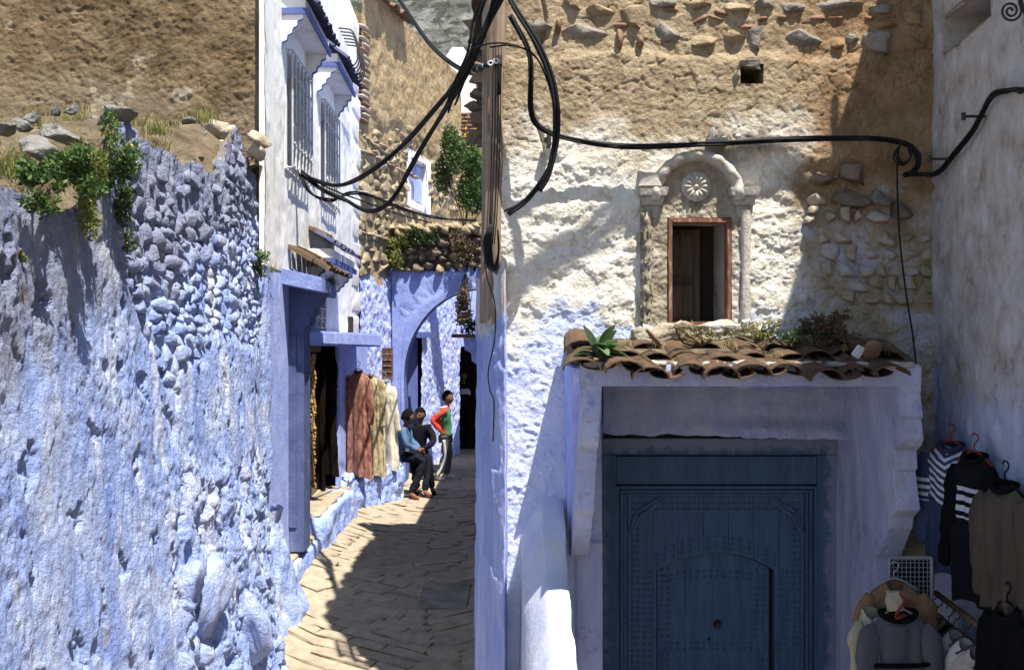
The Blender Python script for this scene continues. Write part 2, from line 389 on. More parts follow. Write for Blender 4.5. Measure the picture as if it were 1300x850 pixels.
def leafmat(key, c0, c1):
    m = Mat(key); col = m.ramp(m.noise(14, 4, .6), [(.3, c0), (.7, c1)])
    m.out(col, .6, None, .3); t = m.n("ShaderNodeBsdfTranslucent"); m.link(col, t.inputs[0]); mx = m.n("ShaderNodeMixShader"); mx.inputs[0].default_value = .3
    o = m.t.nodes["Material Output"]; m.t.links.new(m.b.outputs[0], mx.inputs[1]); m.t.links.new(t.outputs[0], mx.inputs[2]); m.t.links.new(mx.outputs[0], o.inputs[0]); M[key] = m.m
leafmat('leaf', (.035, .075, .018), (.11, .17, .045)); leafmat('leaf_dry', (.15, .12, .045), (.30, .25, .11)); leafmat('leaf_agave', (.07, .13, .055), (.16, .24, .11))
leafmat('leaf_dark', (.020, .045, .012), (.06, .10, .028)); leafmat('twig_dry', (.075, .05, .028), (.17, .12, .07)); leafmat('leaf_yellowgreen', (.10, .13, .03), (.24, .24, .07))
M['flower'] = Mat('flower').out((.75, .48, .02), .7, None, .2)
@mk('mountain')
def _(m):
    col = m.ramp(m.noise(.09, 9, .75), [(.35, (.07, .075, .06)), (.50, (.15, .15, .135)), (.62, (.30, .295, .29))])
    bush = m.mr(m.noise(.22, 7, .7), .50, .56); col = m.mix(m.m_('MULTIPLY', bush, .85), col, (.045, .055, .035))
    m.out(col, .95, m.bump(m.noise(.3, 8, .75), 1, 3.0), .1)
# ------------------------------------------------------------------ shared small meshes
def stone_mesh(name, mat, seed, rough=.18, cuts=5, sub=2, smooth=False, pw=.72, ang=False):
    bm = bmesh.new(); bmesh.ops.create_icosphere(bm, subdivisions=sub, radius=.5); r = np.random.default_rng(seed)
    V = np.array([v.co[:] for v in bm.verts]); Fc = np.array([[v.index for v in f.verts] for f in bm.faces]); bm.free()
    V = np.sign(V) * (np.abs(V) * 2) ** pw * .5                     # squarer than a ball
    for _ in range(cuts):
        n = r.normal(size=3); n /= np.linalg.norm(n); d = (.24 + .16 * r.random()) if ang else (.36 + .10 * r.random()); t = V @ n - d; V = V - np.outer(np.maximum(t, 0) * (.97 if ang else .9), n)
    V = V * (1 + rough * fbm(V[:, 0] * 2.3 + seed, V[:, 1] * 2.3, V[:, 2] * 2.3, 3, seed))[:, None]
    V = V / (V.max(0) - V.min(0))
    return mesh_data(name, V, Fc, mat, smooth)
def stone_set(mat, n=8, **k): return [stone_mesh("stone", mat, 40 + i * 7, **k) for i in range(n)]
def frame_euler(x, y, z):
    return Matrix((tuple(x), tuple(y), tuple(z))).transposed().to_euler()
def unit(v): v = np.asarray(v, float); return v / np.linalg.norm(v)
def joined(name, items, mat, parent, smooth=True):
    """many too-small pieces as one part of real geometry: items of (mesh, loc, euler, scale)"""
    Vs, Fs, n = [], [], 0
    for me, loc, rot, scl in items:
        V = np.empty(len(me.vertices) * 3, dtype=np.float32); me.vertices.foreach_get("co", V); V = V.reshape(-1, 3)
        R = np.array(Euler(rot).to_matrix()); Vs.append((V * np.asarray(scl)) @ R.T + np.asarray(loc))
        f = np.empty(len(me.polygons) * 3, dtype=np.int32); me.polygons.foreach_get("vertices", f); Fs.append(f.reshape(-1, 3) + n); n += len(V)
    return part(name, np.vstack(Vs), np.vstack(Fs), mat, parent, smooth, "stuff")
def tile_mesh(name, mat, L=.36, r0=.105, r1=.080, th=.010, seg=7):
    V = []
    for (yy, r) in ((0, r0), (L, r1)):
        for rr in (r, r - th):
            for j in range(seg + 1):
                a = math.pi * j / seg; V.append((-rr * math.cos(a), -yy, rr * math.sin(a) * .66))
    k = seg + 1; Fc = []
    for j in range(seg):
        Fc += [(j, j + 1, 2 * k + j + 1, 2 * k + j), (k + j + 1, k + j, 3 * k + j, 3 * k + j + 1), (j + 1, j, k + j, k + j + 1), (2 * k + j, 2 * k + j + 1, 3 * k + j + 1, 3 * k + j)]
    Fc += [(0, 2 * k, 3 * k, k), (seg, k + seg, 3 * k + seg, 2 * k + seg)]
    return mesh_data(name, V, Fc, mat, False)
TILE = tile_mesh("roof_tile", M['tile']); TILE_B = tile_mesh("roof_tile", M['tile_blue'], .22, .055, .045, .008, 5); TILE_S = tile_mesh("roof_tile", M['tile'], .26, .075, .06, .01, 5); TILE_R = tile_mesh("roof_tile", M['tile_red'], .3, .09, .07, .01, 5)
def tile_row(parent, origin, along, out, n, pitch, me, wob=.02, pans=True, sag=0., seed=0):
    """n cover tiles (and pans between them); origin = first tile's low end, out = direction down the slope"""
    r = np.random.default_rng(seed); a = unit(along); d = unit(out); nz = unit(np.cross(d, a)); nz = nz if nz[2] > 0 else -nz
    xx = np.cross(d, nz)
    for i in range(n):
        w = r.normal(size=3) * wob; dd = unit(d + w * .9); n2 = unit(nz - dd * nz.dot(dd)); x2 = np.cross(dd, n2)
        loc = np.asarray(origin, float) + a * (pitch * i + r.normal() * wob * .5) + d * r.normal() * wob * 1.2 + np.array([0, 0, sag * math.sin(math.pi * i / max(1, n - 1)) + r.normal() * wob * .4])
        # the tile mesh runs from its wide low end (y=0) up the slope (-y)
        piece("roof_tile", me, parent, loc, frame_euler(x2, dd, n2), (1 + r.normal() * .06, 1 + r.normal() * .05, 1 + r.normal() * .08))
        if pans and i < n - 1:
            l2 = loc + a * pitch * .5 + nz * .030 - d * .02
            piece("roof_tile", me, parent, l2, frame_euler(-x2, dd, -n2), (.92, 1, .45))

# ------------------------------------------------------------------ ground, alley, mountain
_gy = np.array([-6, 5.4, 6.3, 7.5, 9.5, 12, 15.8, 20, 30]); _gz = np.array([-2.95, -2.95, -2.76, -2.5, -2.22, -2.2, -2.27, -2.25, -2.2])
def G(Y): return ZC + np.interp(Y, _gy, _gz)
u = np.concatenate([np.linspace(-900, -14, 12), np.linspace(-12, 12, 40), np.linspace(14, 900, 12)])
uu, vv = np.meshgrid(u, u, indexing='ij')
zz = -.12 + .03 * fbm(uu * .5, vv * .5, uu * 0, 3, 5) * (np.abs(uu) < 14) * (np.abs(vv) < 14)
o = part("ground", np.stack([uu, vv, zz], -1).reshape(-1, 3), grid_faces(64, 64), M['ground'], None, True, "structure")

ys = np.linspace(-3, 20.5, 500); xs = np.linspace(-3.0, .15, 110); yy, xx = np.meshgrid(ys, xs, indexing='ij')
bump_ = .012 * fbm(xx * 3, yy * 3, xx * 0, 4, 3) + .004 * fbm(xx * 14, yy * 14, xx * 0, 3, 4)
vz = G(yy) - .012 + .3 * bump_ + .05 * sst(-.45, -.2, xx) + .06 * sst(-1.55, -1.95, xx)
alley = part("alley", np.stack([xx, yy, vz], -1).reshape(-1, 3), grid_faces(500, 110), M['paving'], None, True, "structure")
# low yard in front of the door
ys2 = np.linspace(-3, 7.0, 90); xs2 = np.linspace(.1, 3.0, 40); yy, xx = np.meshgrid(ys2, xs2, indexing='ij')
yard = part("yard", np.stack([xx, yy, ZC - 2.93 + .01 * fbm(xx * 3, yy * 3, xx * 0, 4, 9)], -1).reshape(-1, 3), grid_faces(90, 40), M['paving'], None, True, "structure")
# paving stones, laid in ribs that meet in a crooked seam
def pave_mesh(seed):
    r = np.random.default_rng(seed); b = MB(); t = .14
    def ring(k, z): return [(x * k + r.normal() * .03, y * k + r.normal() * .04, z) for x, y in ((-.5, -.5), (0, -.5), (.5, -.5), (.5, .5), (0, .5), (-.5, .5))]
    V = ring(1, -.6) + ring(1, .25) + ring(.86, .5)
    Fc = [(i + 6 * j, (i + 1) % 6 + 6 * j, (i + 1) % 6 + 6 * j + 6, i + 6 * j + 6) for j in (0, 1) for i in range(6)] + [tuple(range(12, 18))]
    return mesh_data("paving_stone", V, Fc, M['paving'], False)
PV = [pave_mesh(s) for s in range(6)]
pr = np.random.default_rng(3); pcand = []
for side, ang in ((-1, math.radians(28)), (1, math.radians(24))):
    Yk = 6.0
    while Yk < 17.6:
        pit = .095 + .055 * pr.random(); Yk += pit; seam = -.80 + .14 * math.sin(Yk * 1.7) + .06 * math.sin(Yk * 5) - .10 * float(sst(11, 16, Yk))
        t = .01
        while t < 1.6:
            L = .24 + .34 * pr.random(); c = t + L / 2; t += L + .012
            X = seam + side * c * math.cos(ang); Y = Yk + c * math.sin(ang); a_ = side * ang + pr.normal() * .02
            if X > -.28 or X < (-1.80 if Y < 9 else -1.98 + .13 * max(0, Y - 11)) or pr.random() < .04: continue
            gx = lambda x, y: float(G(y)) + .05 * float(sst(-.45, -.2, x)) + .06 * float(sst(-1.55, -1.95, x))
            sx_, sy_ = (gx(X + .05, Y) - gx(X - .05, Y)) / .1, (gx(X, Y + .1) - gx(X, Y - .1)) / .2; nz_ = unit((-sx_ + pr.normal() * .006, -sy_ + pr.normal() * .008, 1)); ax = np.array([math.cos(a_), math.sin(a_), 0]); ax = unit(ax - nz_ * ax.dot(nz_))
            pcand.append((L * pit / Y ** 3, (PV[pr.integers(6)], np.array([X, Y, gx(X, Y) - .006 + .004 * pr.random()]), frame_euler(ax, np.cross(nz_, ax), nz_), (L, pit * .90, .03))))
pcand.sort(key=lambda q: -q[0])
for _, it in pcand[:295]: piece("paving_stone", it[0], alley, *it[1:])
Vs, Fs, n_ = [], [], 0
for _, (me, loc, rot, scl) in pcand[295:]:
    V = np.array([v.co[:] for v in me.vertices]); Vs.append((V * np.asarray(scl)) @ np.array(Euler(rot).to_matrix()).T + loc); Fs += [tuple(i + n_ for i in p.vertices) for p in me.polygons]; n_ += len(V)
if Vs: part("far_paving_stones", np.vstack(Vs), Fs, M['paving'], alley, False, "stuff")
# round stone cover and sunken drain slab
c = P(540, 651, 12.95); b = MB(); ring = [(c[0] + .28 * math.cos(a), c[1] + .28 * math.sin(a), G(c[1]) + .0) for a in np.linspace(0, 2 * math.pi, 24, endpoint=False)]
b.prism(ring, (0, 0, .028)); b.prism([(c[0] + .12 * math.cos(a), c[1] + .12 * math.sin(a), G(c[1]) + .030) for a in np.linspace(0, 2 * math.pi, 16, endpoint=False)], (0, 0, .014))
mc = b.build("manhole_cover", M['paving'], None, bevel=.006); tag(mc, "round pale stone cover set in the alley paving", "manhole cover")
c = P(563, 765, 8.9); b = MB(); b.hexa([(c[0] - .22, c[1] - .3, G(c[1] - .3) - .02), (c[0] + .22, c[1] - .3, G(c[1] - .3) - .02), (c[0] + .24, c[1] + .3, G(c[1] + .3) - .02), (c[0] - .2, c[1] + .3, G(c[1] + .3) - .02),
        (c[0] - .22, c[1] - .3, G(c[1] - .3) + .022), (c[0] + .22, c[1] - .3, G(c[1] - .3) + .022), (c[0] + .24, c[1] + .3, G(c[1] + .3) + .022), (c[0] - .2, c[1] + .3, G(c[1] + .3) + .022)])
dr = b.build("drain_slab", M['greystone'], None, bevel=.008); tag(dr, "dark square drain slab let into the alley paving", "drain slab")

ym = np.linspace(150, 620, 90); xm = np.linspace(-420, 420, 130); yy, xx = np.meshgrid(ym, xm, indexing='ij')
hz = ZC + 25 + (yy - 150) * .47 + 22 * fbm(xx * .008, yy * .008, xx * 0, 5, 21) + 7 * fbm(xx * .03, yy * .03, xx * 0, 4, 23, ridged=True)
hz = np.minimum(hz, ZC + 210 - .16 * xx + 20 * fbm(xx * .01, yy * .01, xx * 0, 4, 27))
part("mountain", np.stack([xx, yy, hz], -1).reshape(-1, 3), grid_faces(90, 130), M['mountain'], None, True, "structure")

# ------------------------------------------------------------------ the rough blue wall on the left
def XL(Y): return -2.05 + .04 * (8.3 - Y) - .07 * sst(7.0, 8.3, np.asarray(Y, float))
def Yx(x): return 1.718 / ((650 - x) / 1264.0 - .04)
tp = [(-200, 250), (-60, 245), (0, 235), (30, 246), (60, 262), (95, 270), (112, 235), (128, 195), (145, 162), (160, 150), (172, 158), (185, 178), (205, 186), (222, 196), (236, 210), (256, 204), (270, 222), (283, 214), (289, 190), (296, 166), (303, 163), (312, 180), (320, 196), (330, 200), (338, 222)]
tY = np.array([Yx(x) for x, y in tp]); tZ = np.array([(430 - y) / F * Yx(x) for x, y in tp])
def TOP(Y): return np.interp(Y, tY, tZ) + .035 * fbm(Y * 7, Y * 0, Y * 0 + 3, 4, 61)
NU, NV, NB = 640, 400, 22
Yv = np.linspace(1.6, 8.40, NU); hv = np.linspace(0, 1, NV)
YY, HH = np.meshgrid(Yv, hv, indexing='ij'); Tt = TOP(YY); Zb = G(YY) - ZC - .15; ZZ = Zb + HH * (Tt - Zb)
def batter(Z, Y=7.): return (.10 + .28 * sst(8.4, 7.0, np.asarray(Y, float))) * (np.clip(1.4 - Z, 0, 5) / 4.0) ** 1.5
def lw_masks(Y, Z):
    x = 650 + (XL(Y) + batter(Z, Y)) * F / Y; y = 430 - Z * F / Y
    w = 60 * fbm(Y * 1.3, Z * 1.3, Y * 0, 3, 81)
    lowb = np.interp(x, [150, 175, 215, 235, 335], [300, 400, 500, 430, 430])
    rub = sst(140, 165, x) * sst(lowb + 25, lowb - 25, y + w)
    crag = sst(205, 235, x + w * .4) * sst(560, 610, y + w * .5)
    return rub, crag
rub, crag = lw_masks(YY, ZZ)
q0 = YY * 0
calm = 1 - .45 * sst(.2, -.5, ZZ) * (1 - crag)
D = .03 * fbm(YY * .9, ZZ * .8, q0, 3, 1) + (.010 + .030 * crag) * fbm(YY * 3.6, ZZ * 2.6, q0, 4, 2) + .006 * fbm(YY * 13, ZZ * 3.0, q0, 4, 3) + .0045 * fbm(YY * 34, ZZ * 22, q0, 3, 4)
f1, f2, cid = worley(YY * 9 + .6 * fbm(YY * 4, ZZ * 4, q0, 2, 7), ZZ * 10 + .6 * fbm(YY * 4, ZZ * 4, q0 + 5, 2, 8), 3)
coarse = sst(.08, .38, fbm(YY * 1.4, ZZ * 1.0, q0, 4, 12))
D += (.026 * crag + .010 * coarse * (1 - rub)) * (cid - .3) * sst(.02, .12, f2 - f1) + .014 * crag * (.5 - f1)
D += .011 * coarse * fbm(YY * 17, ZZ * 13, q0, 3, 16, ridged=True) * (1 - rub)
pits = sst(.36, .46, fbm(YY * 5.2, ZZ * 3.6, q0, 5, 14)); D -= .045 * pits * (1 - rub)
fl = fbm(YY * 7, ZZ * 3.0, q0, 5, 15); D += .007 * sst(.02, .05, fl) - .006 * sst(.10, .13, -fl)     # broken edges of limewash coats
D = D * calm - .030 * rub
D += .030 * rub * fbm(YY * 20, ZZ * 5, q0, 3, 19) * sst(.55, .1, Tt - ZZ)
XX = XL(YY) + batter(ZZ, YY) + D
Vt = np.stack([XX, YY, ZZ + ZC], -1)
bk = np.linspace(.02, 1, NB)[None, :] * .55; e = Vt[:, -1:, :]
Bt = np.stack([e[..., 0] - bk, np.broadcast_to(e[..., 1], (NU, NB)), e[..., 2] - .10 * bk + .05 * fbm(Yv[:, None] * 6, bk * 8, bk * 0, 4, 33) * np.minimum(1, bk * 10)], -1)
lwall = thing("stone_wall", "rough blue limewashed rubble wall with a broken top, beside the alley", "wall", (XL(6), 6, 0))
part("wall_face", Vt.reshape(-1, 3), grid_faces(NU, NV), M['left_paint'], lwall, True)
Bt = np.concatenate([e, Bt], 1); k3 = int(NU * .55); Bt[k3:, 1:, 2] -= .9 * bk; Bt[k3:, 1:, 0] += .25 * bk
part("wall_top", Bt[:k3].reshape(-1, 3), grid_faces(k3, NB + 1), M['soil'], lwall, True); part("broken_top", Bt[k3 - 1:].reshape(-1, 3), grid_faces(NU - k3 + 1, NB + 1), M['greystone'], lwall, True)
b = MB(); b.hexa([(-3.6, 1.6, 0), (-2.45, 1.6, 0), (-2.62, 8.4, 0), (-3.6, 8.4, 0), (-3.6, 1.6, ZC + .1), (-2.45, 1.6, ZC + .1), (-2.62, 8.4, ZC + 1.3), (-3.6, 8.4, ZC + 1.3)]); b.build("wall_core", M['greystone'], lwall)
# single stones of the stripped patch
SL = stone_set(M['left_paint'], 8, rough=.16, cuts=13, sub=3, smooth=False, pw=.55, ang=True); cand = []; sr = np.random.default_rng(5)
Zr = -.45
while Zr < 1.7:
    rh = .050 + .050 * sr.random(); Zr += rh * .92; Yk = 4.75
    while Yk < 8.3:
        L = .06 + .12 * sr.random() ** 1.5; Yk += L * .93; Yc = Yk - L / 2; Zc_ = Zr + sr.normal() * .014
        r_, c_ = lw_masks(np.array([Yc]), np.array([Zc_]))
        if r_[0] < .55 or Zc_ > float(TOP(np.array([Yc]))[0]) - .07 or sr.random() < .07: continue
        near_top = float(TOP(np.array([Yc]))[0]) - Zc_ < .30
        if near_top and sr.random() < .6: continue
        x = float(XL(Yc) + batter(np.array(Zc_), Yc)) + .03 * float(fbm(np.array([Yc * .9]), np.array([Zc_ * .8]), np.zeros(1), 3, 1)[0]) - .058 + .026 * sr.random()
        cand.append((L * rh * (1264 / Yc) ** 2, (SL[sr.integers(8)], (x, Yc, ZC + Zc_), (sr.normal() * .35, sr.normal() * .2, sr.normal() * .25), (.085 + .04 * sr.random(), L * 1.12, rh * (1.15 + .5 * sr.random())))))
cand.sort(key=lambda t: -t[0])
for _, it in cand[:285]: piece("stone", it[0], lwall, *it[1:])
if len(cand) > 285: joined("small_stones", [it for _, it in cand[285:]], M['left_paint'], lwall, False)
# boulders that carry the foot of the wall
BO = [stone_mesh("boulder", M['left_paint'], 300 + i, .25, 7, 4, True) for i in range(4)]
def boulder(i, x, y, Yd, w, h, dep, rot): 
    Yr = np.linspace(4.5, 8.3, 400); pr_ = [P(x, y, q) for q in Yr]; hit = [q for q, p in zip(Yr, pr_) if p[0] < XL(q) + float(batter(np.array(p[2] - ZC), q))]; Yh = hit[0] if hit else Yd
    piece("boulder", BO[i], lwall, P(x, y, Yh - .02) + np.array([-.04, 0, 0]), rot, (w * Yh / Yd, dep, h * Yh / Yd))
boulder(0, 322, 800, 6.75, .34, .62, .5, (.1, -.15, .3)); boulder(1, 262, 765, 6.25, .30, .50, .45, (.2, .25, -.2));
boulder(3, 285, 822, 6.3, .17, .15, .18, (.3, .2, 0)); boulder(0, 258, 832, 6.1, .20, .16, .2, (0, .4, .8)); boulder(1, 232, 838, 5.9, .22, .16, .2, (.2, .1, .4)); boulder(2, 292, 795, 6.45, .15, .13, .15, (.1, .7, .2)); boulder(3, 296, 850, 6.35, .22, .14, .2, (0, 0, .4))
boulder(0, 240, 800, 6.1, .14, .16, .15, (.1, .7, 1.2)); boulder(2, 240, 745, 6.2, .26, .40, .3, (.1, .3, .2))
# limewashed skirt where the wall meets the paving
nu, nv = 60, 40; a = np.linspace(-.4, math.pi * .9, nu)[:, None]; h = np.linspace(0, 1, nv)[None, :]
rr = .24 * (1 - h) ** 1.3 + .12; cx, cy = -2.08, 8.40
vx = cx + rr * np.sin(a + .4) * 1.0; vy = cy - rr * np.cos(a + .4) * 1.7 * (1 - .35 * h); vz = G(vy) - .05 + h * 1.0 + 0 * a
n = .05 * fbm(vx * 5, vy * 5, vz * 4, 4, 44); part("plaster_skirt", np.stack([vx + n, vy - n, vz], -1).reshape(-1, 3), grid_faces(nu, nv), M['left_paint'], lwall, True)
# narrow plastered end of the wall, above the skirt
nu, nv = 26, 150; a = np.linspace(0, 1, nu)[:, None]; h = np.linspace(-1.2, .62, nv)[None, :]
vx = XL(8.38) + batter(h, 8.38) * .9 + .0 + .05 * np.sin(a * math.pi) + .03 * fbm(a * 2, h * 2.2, h * 0, 4, 46) + 0 * a; vy = 8.30 + a * .25 + 0 * h
part("wall_end", np.stack([vx, vy, ZC + h + 0 * a], -1).reshape(-1, 3), grid_faces(nu, nv), M['left_paint'], lwall, True)

# earth bank behind the wall, with rocks and weeds
ysb = np.linspace(1.6, 8.6, 150); xsb = np.linspace(-7.5, -2.08, 120); yy, xx = np.meshgrid(ysb, xsb, indexing='ij')
BK = lambda x, y: .45 + .28 * (y - 3.4) - .02 * (x + 2.3) + .06 * fbm(x * 1.6, y * 1.6, x * 0, 4, 51) + .03 * fbm(x * 7, y * 7, x * 0, 3, 52)
zb = np.minimum(BK(xx, yy), 5); lim = TOP(yy) - .04 + (XL(yy) - .2 - xx) * .8; zb = np.minimum(zb, np.maximum(lim, zb - .35))
part("earth_bank", np.stack([xx, yy, zb + ZC], -1).reshape(-1, 3), grid_faces(150, 120), M['soil'], None, True, "structure")
RK = [stone_mesh("rock", M['rock'], 500 + i, .20, 12, 4, False, .6, True) for i in range(5)]
def rock(i, x, y, Yd, w, h, rot, label):
    p = P(x, y, Yd); o = piece("rock", RK[i], None, p, rot, (w, w * .8, h)); o.scale = tuple(.85 * q for q in o.scale); tag(o, label, "rock", "rocks on the earth bank")
rock(0, 55, 192, 4.05, .20, .12, (.1, .15, .2), "grey flat-topped boulder jutting from the bank over the weeds")
rock(1, 78, 172, 4.55, .26, .10, (.1, .25, .3), "long grey slab of rock lying behind the jutting boulder")
rock(2, 28, 160, 4.6, .10, .08, (.1, 0, .7), "rounded grey rock standing on the bank next to the long slab")
rock(3, 5, 162, 4.4, .13, .07, (0, 0, .2), "pale tan rock at the outer end of the bank")
rock(4, 148, 146, 4.95, .22, .15, (.1, -.1, .4), "large pale boulder capping the peak of the blue wall")
rock(0, 110, 180, 4.8, .11, .07, (.3, .4, .2), "small angular grey rock below the long slab")
for (x, y, Yd, w) in ((92, 140, 5.6, .10), (72, 142, 5.9, .09), (42, 150, 5.6, .12), (118, 152, 5.2, .09)): rock(int(x) % 5, x, y, Yd, w, w * .7, (.1, .2, x), "small weathered rock in the dry grass at the top of the bank")
gs_ = np.random.default_rng(19)
for i in range(26):
    Y = 4.3 + 3.9 * gs_.random(); X = (-20 + 300 * gs_.random() - 650) / F * Y; w = .04 + .07 * gs_.random()
    if X > XL(Y) - .12: continue
    o = piece("rock", RK[i % 5], None, (X, Y, ZC + float(BK(np.array([X]), np.array([Y]))[0]) + w * .15), (gs_.random(), gs_.random(), 6 * gs_.random()), (w, w * .8, w * .6)); tag(o, "small stone lying loose on the earth bank among the grass", "rock", "small stones on the bank")
# loose pile of pale stones behind the notch of the wall
RP = [stone_mesh("rock", M['palestone'], 560 + i, .14, 12, 3, False, .6, True) for i in range(4)]
for i, (x, y, w) in enumerate(((248, 180, .22), (272, 165, .24), (262, 192, .20), (282, 188, .18), (240, 196, .16), (288, 170, .18), (256, 170, .15), (330, 178, .2), (326, 192, .2))):
    o = piece("rock", RP[i % 4], None, P(x, y, 7.95), (.1 * i, .2, i), (w, w, w * .62)); tag(o, "pale tan stone of the loose pile behind the notch in the blue wall", "rock", "loose stone pile behind the wall")

# ------------------------------------------------------------------ vegetation
def leaves(pts, size, aspect=.5, seed=0, up=.3):
    """one small folded leaf at every point"""
    r = np.random.default_rng(seed); n = len(pts); s = size * (.6 + .8 * r.random(n))[:, None]
    d = r.normal(size=(n, 3)); d[:, 2] += up; d /= np.linalg.norm(d, axis=1)[:, None]; e = np.cross(d, r.normal(size=(n, 3))); e /= np.linalg.norm(e, axis=1)[:, None]; nn = np.cross(d, e)
    V = np.stack([pts, pts + d * s * .5 + e * s * aspect * .5 - nn * s * .08, pts + d * s, pts + d * s * .5 - e * s * aspect * .5 - nn * s * .08], 1).reshape(-1, 3)
    return V, np.arange(4 * n).reshape(n, 4)
def cluster(c, rad, n, seed, lobes=9):
    r = np.random.default_rng(seed); c = np.asarray(c, float); rad = np.asarray(rad, float); L = r.normal(size=(lobes, 3)); L /= np.linalg.norm(L, axis=1)[:, None]
    L *= (.35 + .6 * r.random(lobes))[:, None]; k = r.integers(lobes, size=n); p = r.normal(size=(n, 3)); p /= np.linalg.norm(p, axis=1)[:, None]
    return c + rad * (L[k] + p * (.36 * r.random(n) ** .4)[:, None])
def bush(name, label, cat, c, rad, n, size, mat, seed, base=None, flowers=0, group=None, aspect=.5, stems=7):
    c = np.asarray(c, float); base = c - np.array([0, 0, rad[2]]) if base is None else np.asarray(base, float); t = thing(name, label, cat, base, group)
    pts = cluster(c, rad, n, seed); part("foliage", *leaves(pts, size, aspect, seed), M[mat], t)
    b = MB(); r = np.random.default_rng(seed + 1)
    for i in range(stems):
        q = pts[r.integers(n)]; b.tube(spline([base, (base + q) / 2 + r.normal(size=3) * size, q], 3), [.006] * 6 + [.003], 4)
    b.build("stem", M['twig_dry'], t)
    if flowers: part("flower", *leaves(cluster(c + np.array([0, -.03, 0]), np.asarray(rad) * 1.08, flowers, seed + 2), min(size * .9, .035), 1., seed + 3), M['flower'], t, False, "stuff")
    return t
def tuft(label, base, h, n, mat, seed, spread=.5, cat="grass tuft", group="weeds on the walls", w=.004):
    t = thing("grass_tuft", label, cat, base, group); r = np.random.default_rng(seed); V = []; Fc = []
    for i in range(n):
        a = r.random() * 6.28; l = h * (.5 + .6 * r.random()); d = np.array([math.cos(a), math.sin(a), 0]) * spread * l; s = np.array([-math.sin(a), math.cos(a), 0]) * w; b0 = np.asarray(base) + r.normal(size=3) * np.array([h * .25, h * .25, .004]); k = len(V)
        for j in range(4):
            q = j / 3; V += [b0 + d * q * q + np.array([0, 0, l * q * (1 - .25 * q)]) - s * (1 - q * .9), b0 + d * q * q + np.array([0, 0, l * q * (1 - .25 * q)]) + s * (1 - q * .9)]
        Fc += [(k + 2 * j, k + 2 * j + 1, k + 2 * j + 3, k + 2 * j + 2) for j in range(3)]
    part("blades", V, Fc, M[mat], t); return t
bush("hanging_weed", "thick green leafy weed hanging over the wall below the grey boulder", "plant", P(86, 224, 3.95), (.15, .14, .14), 2400, .026, 'leaf', 1, P(75, 215, 4.2))
bush("hanging_weed", "yellow-green trailing weed streaming down the wall from the leafy weed", "plant", P(112, 245, 4.15), (.10, .12, .22), 1900, .022, 'leaf_yellowgreen', 2, P(105, 215, 4.3))
bush("hanging_weed", "green weed with yellow flowers under the capping boulder", "plant", P(138, 205, 4.55), (.13, .15, .24), 1900, .024, 'leaf', 3, P(130, 180, 4.8), 10)
bush("hanging_weed", "dark creeping weed clinging low among the bared stones", "plant", P(150, 270, 4.8), (.12, .18, .20), 900, .028, 'leaf_dark', 4, P(150, 235, 4.9), 3)
bush("hanging_weed", "small leafy weed at the outer end of the bank beside the tan rock", "plant", P(52, 255, 3.72), (.06, .06, .07), 420, .022, 'leaf', 5, P(60, 235, 3.9))
bush("hanging_weed", "olive weed sprouting in the stone gap at mid height of the wall", "plant", P(212, 458, 5.55), (.08, .16, .11), 650, .026, 'leaf_yellowgreen', 6, P(208, 470, 5.6), 3)
bush("hanging_weed", "thin yellowing weed trailing down a crack of the blue wall", "plant", P(20, 395, 3.66), (.025, .05, .16), 380, .016, 'leaf_yellowgreen', 7, P(18, 340, 3.66))
bush("hanging_weed", "small weed in the crack above the yellowing trail", "plant", P(24, 328, 3.68), (.03, .04, .03), 160, .016, 'leaf', 8, P(20, 335, 3.68))
bush("hanging_weed", "sparse green weed among the bared stones near the white house", "plant", P(190, 372, 5.5), (.06, .2, .14), 300, .022, 'leaf_dark', 9, P(190, 350, 5.55))
bush("hanging_weed", "green weed along the broken inner end of the wall", "plant", P(331, 330, 8.1), (.05, .15, .14), 420, .028, 'leaf', 10, P(331, 350, 8.2))
gr_ = np.random.default_rng(9)
for i in range(150):
    Y = 4.0 + 4.2 * gr_.random(); X = (-30 + 300 * gr_.random() ** 1.2 - 650) / F * Y
    if X > XL(Y) - .12: continue
    tuft("tuft of dry straw-coloured grass on the earth bank" if i % 3 else "tuft of fresh yellow-green grass on the earth bank", (X, Y, ZC + float(BK(np.array([X]), np.array([Y]))[0])), .07 + .11 * gr_.random(), 46, 'leaf_dry' if i % 3 else 'leaf_yellowgreen', 100 + i, .55, group="dry grass on the bank", w=.003)
# ------------------------------------------------------------------ walls as displaced sheets
def sheet(name, parent, mat, p0, udir, U, Zr, du, disp, holes=(), dz=None, normal=None):
    """upright sheet from p0 along udir for U metres, Zr=(z0,z1) above the eye; disp(u,z) in metres along the normal; holes in (u0,u1,z0,z1)"""
    dz = dz or du; ud = np.array([udir[0], udir[1], 0.]); ud /= np.linalg.norm(ud); nrm = np.array(normal, float)
    us = np.arange(0, U + du * .5, du); zs = np.arange(Zr[0], Zr[1] + dz * .5, dz); uu, zz = np.meshgrid(us, zs, indexing='ij'); d = disp(uu, zz)
    V = np.asarray([p0[0], p0[1], 0.]) + uu[..., None] * ud + d[..., None] * nrm; V[..., 2] = zz + ZC
    Fc = grid_faces(len(us), len(zs)); k = len(zs); cu = us[Fc[:, 0] // k] + du / 2; cz = zs[Fc[:, 0] % k] + dz / 2; keep = np.ones(len(Fc), bool)
    for (a, b_, c, e) in holes: keep &= ~((cu > a) & (cu < b_) & (cz > c) & (cz < e))
    return part(name, V.reshape(-1, 3), Fc[keep], mat, parent, True)

